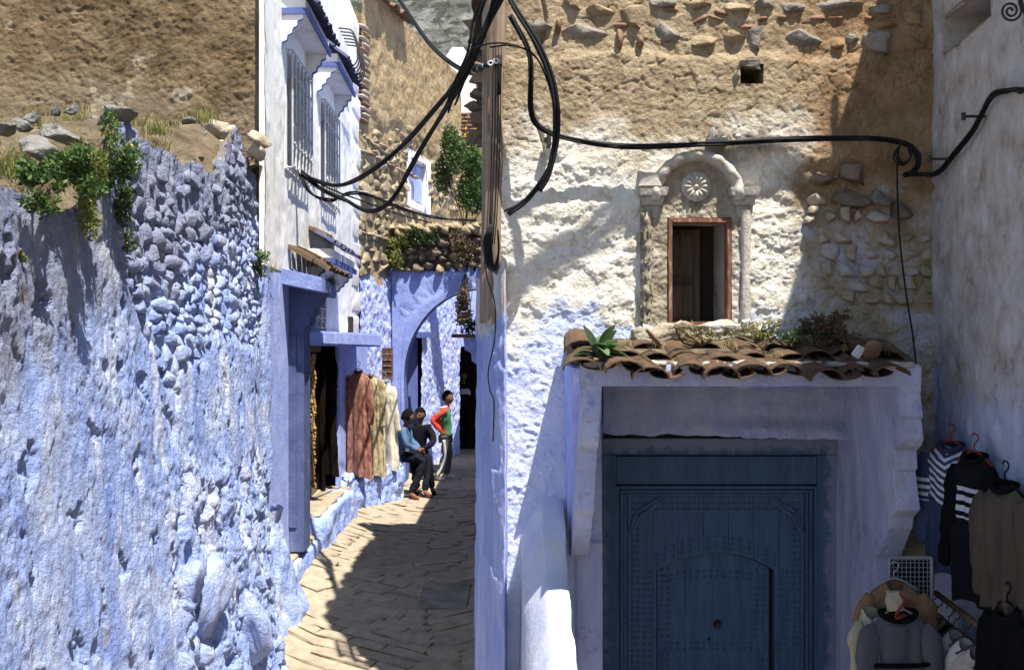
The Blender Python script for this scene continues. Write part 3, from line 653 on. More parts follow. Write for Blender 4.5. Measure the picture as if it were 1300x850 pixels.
# ---- mud-rendered house behind the bank
mud = thing("mud_house", "tall brown house wall of crumbling mud render above the earth bank", "house", (-4, 8.5, ZC + 1.5))
def dm(u, z):
    t = fbm(u * 5, z * 6, u * 0, 5, 201); pl = sst(.12, .15, fbm(u * .8, z * .9, u * 0, 5, 202))
    return .007 * t * (1 - .5 * pl) + (.009 * fbm(u * 18, z * 20, u * 0, 4, 203) + .004 * fbm(u * 26, z * 38, u * 0, 3, 207, ridged=True)) * (1 - .5 * pl) - .008 * sst(.3, .45, fbm(u * 9, z * 11, u * 0, 4, 205)) * sst(-.1, .3, fbm(u * 1.2, z * 1.2, u * 0, 3, 206)) + .012 * pl + .03 * fbm(u * .6, z * .6, u * 0, 2, 204)
sheet("wall", mud, M['mud'], (-5.6, 8.40), (1, 0), 3.52, (.6, 4.2), .011, dm, normal=(0, -1, 0))
b = MB(); b.box((-9, 8.56, .5), (-2.3, 12, ZC + 4.15)); b.build("wall_core", M['mud'], mud)

# ---- white house with two barred windows
def XW(Y): return -1.82 - .0285 * Y
def Yw(x): return 1.82 / ((650 - x) / 1264.0 - .0285)
white = thing("white_house", "whitewashed house with two barred windows under small canopies, over the shops", "house", (-2.1, 9, ZC - 2.2))
Y0, Y1 = 8.30, 14.5; udw = unit((XW(Y1) - XW(Y0), Y1 - Y0, 0)); nw = np.array([udw[1], -udw[0], 0])
wins = [(Yw(363), Yw(389), 1.60, 2.66), (Yw(406), Yw(425), 1.58, 2.66)]
def dw(u, z): return .010 * fbm(u * 2, z * 2, u * 0, 4, 211) + .004 * fbm(u * 9, z * 9, u * 0, 3, 212)
holes = [(a - Y0, b_ - Y0, c, e) for a, b_, c, e in wins] + [(Yw(394) - Y0, Yw(411) - Y0, .02, .55), (-.1, .96, -.2, .60)]
sheet("wall", white, M['white'], (XW(Y0), Y0), udw, Y1 - Y0, (-.05, 4.6), .03, dw, holes, normal=nw)
b = MB(); b.hexa([(-6, 8.6, 0), (-2.5, 8.6, 0), (-2.62, 14.5, 0), (-6, 14.5, 0), (-6, 8.6, ZC + 4.6), (-2.5, 8.6, ZC + 4.6), (-2.62, 14.5, ZC + 4.6), (-6, 14.5, ZC + 4.6)]); b.build("wall_core", M['white'], white)
b = MB(); q_ = XW(8.31) - .005; b.box((q_ - .05, 8.315, ZC + .62), (q_, 8.62, ZC + 4.6)); b.build("corner", M['white'], white); b = MB(); b.box((q_ - .4, 8.33, 0), (q_ - .012, 9.26, ZC + .615)); b.build("lower_wall", M['blue'], white)
def onw(Y, p, z): return np.array([XW(Y) + p, Y, ZC + z])
def canopy(parent, Ya, Yb, z, proj, drop, tiles=True):
    """small projecting hood: soffit slab, scalloped cheeks, dark blue fascia and a row of tiles"""
    b = MB(); b.hexa([onw(Ya, -.05, z), onw(Ya, proj, z), onw(Yb, proj, z), onw(Yb, -.05, z), onw(Ya, -.05, z + .14), onw(Ya, proj, z + .14), onw(Yb, proj, z + .14), onw(Yb, -.05, z + .14)])
    hood = b.build("canopy", M['white'], parent, bevel=.006)
    b = MB(); q = proj + .012; b.hexa([onw(Ya - .01, q - .012, z - .015), onw(Ya - .01, q + .012, z - .015), onw(Yb + .01, q + .012, z - .015), onw(Yb + .01, q - .012, z - .015), onw(Ya - .01, q - .012, z + .045), onw(Ya - .01, q + .012, z + .045), onw(Yb + .01, q + .012, z + .045), onw(Yb + .01, q - .012, z + .045)])
    b.hexa([onw(Ya - .02, -.01, z - .012), onw(Ya - .02, q - .013, z - .012), onw(Ya - .002, q - .013, z - .012), onw(Ya - .002, -.01, z - .012), onw(Ya - .02, -.01, z + .043), onw(Ya - .02, q - .013, z + .043), onw(Ya - .002, q - .013, z + .043), onw(Ya - .002, -.01, z + .043)]); b.build("fascia", M['blue_trim'], hood)
    prof = [(0, 0), (1, 0), (1, .16), (.80, .22), (.78, .36), (.60, .42), (.56, .56), (.38, .62), (.34, .76), (.14, .82), (.12, 1), (0, 1)]
    for Yq in (Ya, Yb - .05):
        b = MB(); b.prism([onw(Yq, -.02 + (proj - .004) * a, z - .003 - drop * c) for a, c in prof], (0, .05, 0)); ck = b.build("cheek", M['white'], hood)
        ed = np.array([onw(Yq - .003, -.02 + (proj - .004) * a, z - .003 - drop * c) for a, c in prof[2:-1]]); b = MB(); b.tube(ed, .010, 4); b.build("edging", M['blue_trim'], hood)
    if tiles:
        n = int((Yb - Ya + .1) / .105); out = unit((1, 0, -.75)); og = onw(Ya - .02, proj + .11, z + .07)
        tile_row(hood, og, (XW(Yb) - XW(Ya), Yb - Ya, 0), out, n, .105, TILE_B, .006, True, 0, 5)
        tile_row(hood, og - out * .19 + np.array([0, 0, .012]), (XW(Yb) - XW(Ya), Yb - Ya, 0), out, n, .105, TILE_B, .006, False, 0, 6)
    return hood
def grille(parent, Ya, Yb, z0, z1, proj=.07, nb=7):
    b = MB()
    for i in range(nb): Y = Ya + (Yb - Ya) * i / (nb - 1); b.tube([onw(Y, proj, z0), onw(Y, proj, z1)], .009, 4)
    for zq in np.linspace(z0, z1, 6): b.tube([onw(Ya, proj, zq), onw(Yb, proj, zq)], .009, 4)
    for zq in (z0, z1):
        for Y in (Ya, Yb): b.tube([onw(Y, -.03, zq), onw(Y, proj, zq)], .008, 4)
    for i in range(nb - 1):                                           # curled fillings in the lower panel
        Y = Ya + (Yb - Ya) * (i + .5) / (nb - 1); t = np.linspace(0, 2 * math.pi, 10); r = (Yb - Ya) / (nb - 1) * .42
        for zq in (z0 + .12, z0 + .33, z1 - .14): b.tube([onw(Y + r * math.cos(q), proj, zq + r * 1.4 * math.sin(q)) for q in t], .006, 3, False)
    return b.build("grille", M['white_iron'], parent)
for (a, b_, c, e) in wins:
    bb = MB(); bb.hexa([onw(a, -.22, c), onw(b_, -.22, c), onw(b_, -.20, c), onw(a, -.20, c), onw(a, -.22, e), onw(b_, -.22, e), onw(b_, -.20, e), onw(a, -.20, e)]); w = bb.build("window", M['old_wood'], white)
    for (s0, s1, t0, t1) in ((a + .05, (a + b_) / 2 - .03, c + .06, e - .06), ((a + b_) / 2 + .03, b_ - .05, c + .06, e - .06)):
        bb = MB(); bb.hexa([onw(s0, -.19, t0), onw(s1, -.19, t0), onw(s1, -.185, t0), onw(s0, -.185, t0), onw(s0, -.19, t1), onw(s1, -.19, t1), onw(s1, -.185, t1), onw(s0, -.185, t1)]); bb.build("pane", M['blue_deep'], w)
    bb = MB()
    for (q0_, q1_) in ((a - .06, a), (b_, b_ + .06)): bb.hexa([onw(q0_, -.22, c - .04), onw(q1_, -.22, c - .04), onw(q1_, .012, c - .04), onw(q0_, .012, c - .04)][::1] + [onw(q0_, -.22, e + .04), onw(q1_, -.22, e + .04), onw(q1_, .012, e + .04), onw(q0_, .012, e + .04)])
    for (q0_, q1_) in ((c - .045, c), (e, e + .045)): bb.hexa([onw(a, -.22, q0_), onw(b_, -.22, q0_), onw(b_, .014, q0_), onw(a, .014, q0_), onw(a, -.22, q1_), onw(b_, -.22, q1_), onw(b_, .014, q1_), onw(a, .014, q1_)])
    bb.build("frame", M['white'], w); grille(w, a, b_, c - .02, e, .06)
canopy(white, 8.96, 10.3, 2.93, .22, .32); canopy(white, 10.85, 12.2, 2.97, .23, .33)
h3 = canopy(white, 10.35, 12.2, .80, .24, .28, False); tile_row(h3, onw(10.35, .30, .98), (XW(12.2) - XW(10.35), 1.85, 0), (1, 0, -.5), 16, .12, TILE_B, .012, False, 0, 8)
tile_row(h3, onw(10.4, .16, 1.06), (XW(12.2) - XW(10.35), 1.85, 0), (1, 0, -.5), 15, .12, TILE_S, .012, False, 0, 9)
# narrow dark window over the slab
a, b_ = Yw(394), Yw(411); bb = MB(); bb.hexa([onw(a, -.25, .0), onw(b_, -.25, .0), onw(b_, -.2, .0), onw(a, -.2, .0), onw(a, -.25, .6), onw(b_, -.25, .6), onw(b_, -.2, .6), onw(a, -.2, .6)]); w = bb.build("window", M['dark_interior'], white)
bb = MB(); bb.hexa([onw(b_, -.22, .0), onw(b_ + .05, -.22, .0), onw(b_ + .05, .02, .0), onw(b_, .02, .0), onw(b_, -.22, .6), onw(b_ + .05, -.22, .6), onw(b_ + .05, .02, .6), onw(b_, .02, .6)]); bb.build("frame", M['white'], w); grille(w, a, b_, .02, .55, .02, 4)
# iron balcony basket high on the wall
bb = MB(); Ya, Yb = Yw(430), Yw(440)
for i in range(6):
    Y = Ya + (Yb - Ya) * i / 5; bb.tube(spline([onw(Y, 0, 3.9), onw(Y, .18, 3.85), onw(Y, .24, 3.55), onw(Y, .17, 3.42), onw(Y, .0, 3.42)], 4), .010, 4)
for zq, p_ in ((3.85, .18), (3.62, .23), (3.43, .17)): bb.tube([onw(Ya, p_, zq), onw(Yb, p_, zq)], .010, 4)
bb.build("balcony_grille", M['iron'], white)
# squared pale corner stones at the far end of the house
SQ = [stone_mesh("corner_stone", M['white_block'], 700 + i, .05, 1, 3, False, .28) for i in range(4)]
for i in range(13):
    zq = .0 + i * .35; Yq = 14.05 + (.12 if i % 2 else 0); piece("corner_stone", SQ[i % 4], white, (XW(14.3) - .125, Yq, ZC + zq + .17), (0, 0, 0), (.30, 1.0 if i % 2 else .75, .33))

# ---- shop portal below the white house
portal = thing("shop_portal", "dark blue plastered shop portal with corbelled hood and small tile roof, under the white house", "portal", (-2.0, 9.3, G(9.3)))
xp = lambda x, Yq=9.3: (x - 650) / F * Yq
prof = [(338, 700), (386, 700), (386, 440), (385, 425), (388, 414), (392, 412), (393, 402), (398, 398), (399, 390), (405, 384), (408, 376), (413, 371), (413, 364), (338, 352)]
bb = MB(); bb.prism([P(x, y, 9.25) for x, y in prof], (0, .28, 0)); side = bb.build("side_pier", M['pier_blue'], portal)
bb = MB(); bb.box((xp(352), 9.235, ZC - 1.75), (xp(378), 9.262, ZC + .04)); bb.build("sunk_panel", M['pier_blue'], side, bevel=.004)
bb = MB(); bb.hexa([P(334, 356, 8.98), P(409, 371, 8.98), (-1.84, 10.4, ZC + .42), (-2.5, 10.4, ZC + .50), P(334, 335, 8.98), P(409, 352, 8.98), (-1.84, 10.4, ZC + .56), (-2.5, 10.4, ZC + .72)]); bb.build("hood_slab", M['arch_blue'], portal, bevel=.008)
tile_row(portal, P(410, 352, 9.3) + np.array([.06, 0, .06]), (0, 1, 0), (1, 0, -.55), 8, .14, TILE_S, .012, True, 0, 21)
tile_row(portal, P(385, 340, 9.3) + np.array([.06, 0, .08]), (0, 1, 0), (1, 0, -.55), 8, .14, TILE_S, .02, False, 0, 22)
bb = MB(); bb.box((xp(338), 9.2, ZC + .50), (xp(372), 9.52, ZC + .66), .01); bb.build("corner_block", M['blue'], portal, bevel=.01)
tuft("tuft of dry grass on the portal roof", P(352, 338, 9.2), .16, 40, 'leaf_dry', 301, .5, group="weeds on the shop portal")
tuft("green weed tuft on the portal roof edge beside the canopy", P(418, 362, 9.9), .16, 60, 'leaf', 302, .5, group="weeds on the shop portal", w=.006)
tuft("dry straw tuft between portal roof and canopy", P(396, 338, 9.6), .22, 40, 'leaf_dry', 303, .5, group="weeds on the shop portal")
tuft("green weed tuft over the inner end of the wall", P(334, 345, 8.4), .2, 60, 'leaf_yellowgreen', 304, .6, group="weeds on the shop portal")
# wall below: blue shop front with the dark opening
shop = thing("shop", "blue plastered shop front with a dark open doorway and an overhanging slab", "shop", (-2.3, 11.5, G(11.5)))
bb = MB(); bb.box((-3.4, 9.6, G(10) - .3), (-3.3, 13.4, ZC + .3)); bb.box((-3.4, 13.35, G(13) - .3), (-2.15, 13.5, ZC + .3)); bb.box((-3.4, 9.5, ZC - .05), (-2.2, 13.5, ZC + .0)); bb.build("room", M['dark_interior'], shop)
def rough_box(name, parent, mat, lo, hi, n=24, amp=.03, seed=0, sc=3., smooth=True):
    """subdivided box with worn, uneven faces"""
    bm = bmesh.new(); bmesh.ops.create_cube(bm, size=1); bmesh.ops.subdivide_edges(bm, edges=list(bm.edges), cuts=n, use_grid_fill=True)
    V = np.array([v.co[:] for v in bm.verts]); Fc = [[v.index for v in f.verts] for f in bm.faces]; bm.free(); lo = np.asarray(lo, float); hi = np.asarray(hi, float)
    r = np.linalg.norm(V, axis=1)[:, None]; V = V * (1 - .10 * sst(.62, .87, r)); W = lo + (V + .5) * (hi - lo)
    nn = V / np.linalg.norm(V, axis=1)[:, None]; W = W + nn * (amp * fbm(W[:, 0] * sc, W[:, 1] * sc, W[:, 2] * sc, 5, seed))[:, None]
    return part(name, W, np.array(Fc), mat, parent, smooth)
bb = MB(); bb.hexa([P(379, 437, 9.75), P(485, 440, 13.4), P(440, 440, 13.6), (-2.4, 9.75, ZC - .05), P(379, 418, 9.75), P(485, 424, 13.4), P(440, 424, 13.6), (-2.4, 9.75, ZC + .09)]); sl_ = bb.build("slab", M['blue'], shop, bevel=.02)
bb = MB(); bb.hexa([(XW(11.9) - .02, 12.30, G(12.2) - .1), (XW(12.0) + .03, 12.30, G(12.2) - .1), (-2.12, 14.6, G(13) - .1), (-2.4, 14.6, G(13) - .1), (XW(12.0) - .02, 12.30, ZC - .02), (XW(12.0) + .03, 12.30, ZC - .02), (-2.12, 14.6, ZC - .02), (-2.4, 14.6, ZC - .02)]); bb.build("wall", M['blue'], shop)
bb = MB(); bb.box((XW(9.6) - .1, 9.52, G(9.6) - .1), (XW(9.6) + .12, 9.70, ZC - .06)); bb.build("pier", M['blue_pale'], shop, bevel=.01)
# open door leaves hung with dark rugs
bb = MB(); bb.box((XW(10) - .02, 9.86, ZC - 1.78), (XW(10) + .05, 9.93, ZC - .12)); bb.build("door_post", M['blue_trim'], shop)
bb = MB(); bb.hexa([(-2.14, 9.95, ZC - 1.75), (-2.10, 9.95, ZC - 1.75), (-2.34, 10.9, ZC - 1.75), (-2.38, 10.9, ZC - 1.75), (-2.14, 9.95, ZC - .12), (-2.10, 9.95, ZC - .12), (-2.34, 10.9, ZC - .12), (-2.38, 10.9, ZC - .12)])
for k in range(4):
    q = .08 + k * .24; bb.hexa([(-2.10 - .24 * q, 9.95 + .95 * q, ZC - 1.7), (-2.085 - .24 * q, 9.95 + .95 * q, ZC - 1.7), (-2.085 - .24 * (q + .05), 9.95 + .95 * (q + .05), ZC - 1.7), (-2.10 - .24 * (q + .05), 9.95 + .95 * (q + .05), ZC - 1.7), (-2.10 - .24 * q, 9.95 + .95 * q, ZC - .15), (-2.085 - .24 * q, 9.95 + .95 * q, ZC - .15), (-2.085 - .24 * (q + .05), 9.95 + .95 * (q + .05), ZC - .15), (-2.10 - .24 * (q + .05), 9.95 + .95 * (q + .05), ZC - .15)])
bb.build("door_leaf", M['blue_trim'], shop)
# steps and the bench along the shop
st = thing("step_block", "worn blue step block with ochre tread in front of the shop doorway", "step", (-2.1, 10.9, G(10.9)))
rough_box("riser", st, M['blue_rough'], (-2.55, 10.15, G(10.5) - .15), (-1.90, 12.3, G(10.5) + .39), 26, .05, 401)
rough_box("tread", st, M['paving'], (-2.5, 10.28, G(10.5) + .35), (-1.98, 12.25, G(10.5) + .415), 16, .02, 402)
s1 = thing("low_step", "low ochre step with blue edge at the foot of the shop portal", "step", (-2.1, 9.2, G(9.3)))
rough_box("riser", s1, M['blue_rough'], (-2.6, 8.95, G(9.3) - .2), (-1.93, 10.3, G(9.3) + .23), 20, .03, 403)
rough_box("tread", s1, M['paving'], (-2.55, 9.0, G(9.3) + .19), (-1.99, 10.25, G(9.3) + .255), 14, .015, 404)
bench = thing("masonry_bench", "rough blue limewashed masonry bench the boys sit on", "bench", (-1.9, 13.2, G(13)))
bm_lo, bm_hi = G(13) - .15, ZC - 1.72
nu, nv, nw_ = 60, 26, 20
def benchface(pa, pb, z0, z1, seed):
    u_ = np.linspace(0, 1, nu)[:, None]; v_ = np.linspace(0, 1, nv)[None, :]; d = np.array([pb[0] - pa[0], pb[1] - pa[1]]); L = np.hypot(*d); n2 = np.array([d[1], -d[0]]) / L
    x = pa[0] + d[0] * u_ + 0 * v_; y = pa[1] + d[1] * u_ + 0 * v_; z = z0 + (z1 - z0) * v_ + 0 * u_; dd = .05 * fbm(u_ * L * 4, z * 4, z * 0, 4, seed) + .015 * fbm(u_ * L * 16, z * 16, z * 0, 3, seed) - .05 * sst(.82, 1, v_)
    return np.stack([x + n2[0] * dd, y + n2[1] * dd, z], -1)
A = benchface((-2.2, 12.38), (-2.02, 12.42), bm_lo, bm_hi, 5)[::4]; Bf = benchface((-2.05, 12.42), (-1.52, 13.95), bm_lo, bm_hi, 6); Cf = benchface((-1.52, 13.95), (-1.75, 14.75), bm_lo, bm_hi, 7)[::3]
Vb = np.concatenate([A, Bf, Cf], 0); part("bench_side", Vb.reshape(-1, 3), grid_faces(Vb.shape[0], nv), M['blue_rough'], bench, True)
rim = Vb[:, -1, :]; cen = np.array([-2.25, 14.2, bm_hi]); K = 10; T_ = np.stack([rim + (cen - rim) * q for q in np.linspace(0, 1, K)], 1); T_[:, 1:, 2] += .012 * fbm(T_[:, 1:, 0] * 5, T_[:, 1:, 1] * 5, T_[:, 1:, 2] * 0, 3, 9) + .012
part("bench_top", T_.reshape(-1, 3), grid_faces(T_.shape[0], K), M['blue_rough'], bench, True)

# ---- stone house beyond, its wall turned towards the alley
def XS(Y): return -2.23 + .223 * (Y - 14.5)
uds = unit((.223, 1, 0)); ns = np.array([uds[1], -uds[0], 0])
stone = thing("stone_house", "bare rubble stone house with one small blue window and a mud-rendered top", "house", (-2.2, 14.5, ZC - 2.2))
def Ys(x): return 5.4635 / (.223 + (650 - x) / 1264.0)
wy0, wy1 = Ys(521), Ys(541); lens = np.linalg.norm([.223, 1]); wu = ((wy0 - 14.5) * lens, (wy1 - 14.5) * lens); wz = (2.35, 3.05)
def ds(u, z):
    m_ = sst(3.25, 3.55, z + .25 * fbm(u * 2, z * 2, u * 0, 3, 221)); bl = sst(.95, .75, z + .2 * fbm(u * 2, z * 2, u * 0, 3, 222))
    return .02 * fbm(u * 4, z * 4, u * 0, 4, 223) + .05 * np.maximum(m_, bl) * 0 + .045 * m_ + .02 * bl + .012 * bl * fbm(u * 9, z * 9, u * 0, 4, 225) + .01 * fbm(u * 14, z * 14, u * 0, 3, 224)
hol = [(wu[0], wu[1], wz[0], wz[1]), ((16.30 - 14.5) * lens, (17.35 - 14.5) * lens, -2.5, .05)]
@mk('stonehouse')
def _(m):
    z = m.xyz()[2]; w = m.m_('MULTIPLY', m.m_('SUBTRACT', m.noise(2.2, 6, .65), .5), .9)
    mudc = m.ramp(m.noise(4, 8, .7), [(.3, (.21, .145, .075)), (.5, (.34, .25, .14)), (.7, (.44, .35, .21))])
    bl = m.ramp(m.noise(8, 7, .65), [(.3, (.28, .36, .72)), (.5, (.42, .49, .82)), (.66, (.70, .72, .84))])
    m.out(m.mix(m.mr(m.m_('ADD', z, w), ZC + .85, ZC + 1.0, 1, 0), mudc, bl), .93, m.bump(m.m_('ADD', m.noise(35, 6, .7), m.m_('MULTIPLY', m.noise(9, 5, .6), 2)), .9, .02), .15)
sheet("wall", stone, M['stonehouse'], (XS(14.5), 14.5), uds, 5.4, (-2.5, 5.2), .025, ds, hol, normal=ns)
bb = MB(); p_a = np.array([XS(14.5), 14.5]) - ns[:2] * .45; p_b = np.array([XS(19.75), 19.75]) - ns[:2] * .45
bb.hexa([(p_a[0] - 3, p_a[1], 0), (p_a[0], p_a[1], 0), (p_b[0], p_b[1], 0), (p_b[0] - 4, p_b[1], 0), (p_a[0] - 3, p_a[1], ZC + 5.15), (p_a[0], p_a[1], ZC + 5.15), (p_b[0], p_b[1], ZC + 5.15), (p_b[0] - 4, p_b[1], ZC + 5.15)]); bb.build("wall_core", M['mortar'], stone)
bb = MB(); q = np.array([XS(19.78), 19.78]); bb.hexa([(q[0] - .45, q[1] - .06, 0), (q[0], q[1], 0), (q[0] - .02, q[1] + .08, 0), (q[0] - .5, q[1] + .06, 0), (q[0] - .45, q[1] - .06, ZC + 5.18), (q[0], q[1], ZC + 5.18), (q[0] - .02, q[1] + .08, ZC + 5.18), (q[0] - .5, q[1] + .06, ZC + 5.18)]); bb.build("quoin", M['mortar'], stone)
def ons(Y, p, z): return np.array([XS(Y), Y, ZC + z]) + ns * p
SS = stone_set(M['rawstone'], 8, rough=.16, cuts=12, sub=3, pw=.5, ang=True); cand = []; sr = np.random.default_rng(15); zq = .85
while zq < 3.45:
    rh = .08 + .11 * sr.random(); zq += rh * .95; Yk = 14.45
    while Yk < 19.6:
        L = .14 + .30 * sr.random() ** 1.4; Yk += L * .97; Yc = Yk - L / 2; z = zq + sr.normal() * .02
        if wy0 - .14 < Yc < wy1 + .14 and wz[0] - .16 < z < wz[1] + .16: continue
        if z < .95 + .2 * sr.random() or z > 3.35 + .2 * math.sin(Yc * 2) or sr.random() < .06: continue
        if Yc > 17.2 and z < 2.5 and sr.random() < .75: continue       # rendered patch beside the window
        if 15.9 < Yc < 16.9 and z < 2.0: continue
        cand.append((L * rh / Yc ** 2 * (1 + .0 * z), (SS[sr.integers(8)], ons(Yc, -.045 + .03 * sr.random(), z), (sr.normal() * .2, sr.normal() * .1, -.22 + sr.normal() * .1), (.14 + .05 * sr.random(), L * 1.05, rh * 1.15))))
cand.sort(key=lambda t: -t[0])
for _, it in cand[:290]: piece("stone", it[0], stone, *it[1:])
if len(cand) > 290: joined("small_stones", [it for _, it in cand[290:]], M['rawstone'], stone, False)
# brick lacing courses at the near corner
BR = [stone_mesh("brick", M['brick'], 800 + i, .08, 1, 2, False) for i in range(3)]; BT = [stone_mesh("brick", M['palestone'], 820 + i, .08, 1, 2, False) for i in range(3)]
for i, zq in enumerate(np.arange(3.2, 4.6, .085)): piece("brick", (BR if i % 3 == 0 else BT)[i % 3], stone, ons(14.62 + .06 * (i % 2), .01, zq), (0, 0, -.22), (.14, .34, .06))
for j, zq in enumerate((1.55, 2.15, 2.75)):
    for i in range(9): piece("brick", BT[i % 3] if (i + j) % 3 else BR[i % 3], stone, ons(14.62 + i * .30, .015, zq + .01 * math.sin(i)), (0, 0, -.22), (.12, .27, .05))
# small blue window in a white plaster surround
bb = MB(); rr = np.random.default_rng(2)
bb.hexa([ons(wy0, -.11, wz[0]), ons(wy1, -.11, wz[0]), ons(wy1, -.08, wz[0]), ons(wy0, -.08, wz[0]), ons(wy0, -.11, wz[1]), ons(wy1, -.11, wz[1]), ons(wy1, -.08, wz[1]), ons(wy0, -.08, wz[1])]); sw = bb.build("window", M['blue_pale'], stone)
for k in (0, 1):
    a0 = wy0 + .05 + k * (wy1 - wy0) * .5; a1 = a0 + (wy1 - wy0) * .5 - .1; bb = MB(); bb.hexa([ons(a0, -.078, wz[0] + .05), ons(a1, -.078, wz[0] + .05), ons(a1, -.06, wz[0] + .05), ons(a0, -.06, wz[0] + .05), ons(a0, -.078, wz[1] - .05), ons(a1, -.078, wz[1] - .05), ons(a1, -.06, wz[1] - .05), ons(a0, -.06, wz[1] - .05)]); bb.build("shutter", M['blue'], sw)
bb = MB()
for (a0, a1, z0, z1) in ((wy0 - .24, wy0, wz[0] - .14, wz[1] + .16), (wy1, wy1 + .22, wz[0] - .16, wz[1] + .14), (wy0, wy1, wz[1], wz[1] + .15), (wy0, wy1, wz[0] - .15, wz[0])):
    bb.hexa([ons(a0, -.2, z0), ons(a1, -.2, z0), ons(a1, .022, z0), ons(a0, .022, z0), ons(a0, -.2, z1), ons(a1, -.2, z1), ons(a1, .022, z1), ons(a0, .022, z1)])
bb.build("surround", M['white'], sw, bevel=.02)
# tiled eave at the top
tile_row(stone, ons(14.6, .22, 5.12), uds, ns * 1.0 + np.array([0, 0, -.5]), 11, .17, TILE_R, .02, True, 0, 31)
# opening under the arch: dark doorway with wooden head
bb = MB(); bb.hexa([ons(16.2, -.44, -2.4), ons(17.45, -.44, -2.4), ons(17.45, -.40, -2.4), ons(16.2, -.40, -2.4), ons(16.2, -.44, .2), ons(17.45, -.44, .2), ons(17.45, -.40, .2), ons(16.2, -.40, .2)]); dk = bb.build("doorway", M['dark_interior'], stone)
bb = MB(); bb.hexa([ons(16.15, -.1, .02), ons(17.6, -.1, .02), ons(17.6, .10, .02), ons(16.15, .10, .02), ons(16.15, -.1, .12), ons(17.6, -.1, .12), ons(17.6, .10, .12), ons(16.15, .10, .12)]); bb.build("head_beam", M['blue_trim'], dk)
bb = MB(); bb.hexa([ons(16.8, -.35, -2.35), ons(17.35, -.05, -2.35), ons(17.37, -.09, -2.35), ons(16.82, -.39, -2.35), ons(16.8, -.35, .0), ons(17.35, -.05, .0), ons(17.37, -.09, .0), ons(16.82, -.39, .0)]); bb.build("door", M['blue_trim'], dk)

# ---- arch across the alley with rubble coping
arch = thing("alley_arch", "blue plastered arch spanning the alley with a rubble coping", "arch", (-1.8, 16.1, G(16)))
def ap(x, y, Yq=15.75): return P(x, y, Yq)
ac = (612., 478.); inner = [(515, 640)] + [(515, 560)] + [(612 - 99 * math.cos(t), 478 - 112 * math.sin(t)) for t in np.linspace(0, math.pi * .72, 26)]
outer_z = 346.
nseg = len(inner); Fi = []; pts = []
for k in range(nseg):
    x, y = inner[k]; t = k / (nseg - 1); xo, yo = (498, 640 - (640 - 345) * min(1, k / 6.)) if k < 7 else (498 + (x - inner[6][0]) * 1.05, 345)
    pts.append(((x, y), (max(496, xo), yo)))
V = []; NR = 14
for (pi, po) in pts:
    for j in range(NR):
        q = j / (NR - 1); x = pi[0] + (po[0] - pi[0]) * q; y = pi[1] + (po[1] - pi[1]) * q; w = ap(x, y); w[1] += .02 * float(fbm(np.array([x * .09]), np.array([y * .09]), np.zeros(1), 4, 71)[0]) - .02 * (q < .25); V.append(w)
part("face", V, grid_faces(nseg, NR)[:, ::-1], M['arch_blue'], arch, True)
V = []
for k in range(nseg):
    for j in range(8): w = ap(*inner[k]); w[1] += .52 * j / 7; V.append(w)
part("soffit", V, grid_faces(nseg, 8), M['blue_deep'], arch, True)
bb = MB(); bb.box((xp(500, 15.78) - .4, 15.80, ZC + 1.07), (.6, 16.25, ZC + 1.08)); bb.box((xp(498, 15.75) - .3, 15.79, G(16) - .1), (xp(512, 15.75), 16.25, ZC + 1.1)); bb.build("arch_core", M['arch_blue'], arch); bb = MB(); bb.box((xp(500, 15.78) - .4, 15.84, ZC + 1.07), (.6, 16.24, ZC + 1.62)); bb.build("coping_core", M['darkstone'], arch)
# ribs of the voussoirs showing through the paint
SB = stone_set(M['arch_blue'], 4, rough=.1, smooth=True)
for k in range(9, nseg - 3):
    x, y = inner[k]; dx, dy = x - ac[0], y - ac[1]
    piece("voussoir", SB[k % 4], arch, ap(612 + dx * 1.18, 478 + dy * 1.18, 15.756), (0, math.atan2(dx, -dy), 0), (.10, .022, .34))
SG = stone_set(M['darkstone'], 6, rough=.16, cuts=12, ang=True); SGp = stone_set(M['rawstone'], 6, rough=.16, cuts=12, ang=True); sr = np.random.default_rng(25)
for r_ in range(5):
    x = 500.
    while x < 612:
        wpx = 10 + 12 * sr.random(); zc = 338 - r_ * 11 + sr.normal() * 2; Yd = 15.80 + .02 * sr.normal()
        piece("stone", (SG if r_ < 4 and sr.random() < .7 else SGp)[sr.integers(6)], arch, P(x + wpx / 2, zc, Yd), (sr.normal() * .15, sr.normal() * .2, sr.normal() * .2), (wpx / 80., .30, .15)); x += wpx * .93
for i in range(13): piece("stone", SGp[i % 6], arch, P(508 + i * 8, 289 + 3 * math.sin(i * 2.), 15.72), (.2, sr.normal() * .2, .5 + sr.normal() * .2), (.14, .30, .12))
for j in range(3):
    x = 498.
    while x < 612:
        wpx = 12 + 12 * sr.random(); piece("stone", SG[sr.integers(6)], arch, P(x + wpx / 2, 330 - j * 16, 16.05), (0, 0, 0), (wpx / 76., .40, .24)); x += wpx * .9
bush("creeper", "dark creeper over the rubble coping of the arch next to the stone house", "plant", P(505, 320, 15.6), (.22, .12, .30), 900, .06, 'leaf_yellowgreen', 31, P(500, 335, 15.7))
bush("creeper", "low green creeper in the middle of the arch coping", "plant", P(535, 300, 15.6), (.30, .1, .12), 500, .05, 'leaf_dark', 32, P(535, 310, 15.7))
bush("creeper", "dry brown creeper trailing on the arch coping by the pole", "plant", P(582, 318, 15.6), (.40, .1, .28), 900, .05, 'twig_dry', 33, P(590, 338, 15.7))
bush("hanging_plant", "dry tangled plant hanging from the crown of the arch", "plant", P(588, 392, 15.6), (.15, .15, .36), 700, .06, 'twig_dry', 34, P(590, 348, 15.7), stems=14)
bush("hanging_plant", "leafy dry plant on the little tiled ledge in the arch", "plant", P(596, 412, 16.6), (.22, .15, .24), 500, .06, 'leaf_dark', 35, P(596, 425, 16.6))
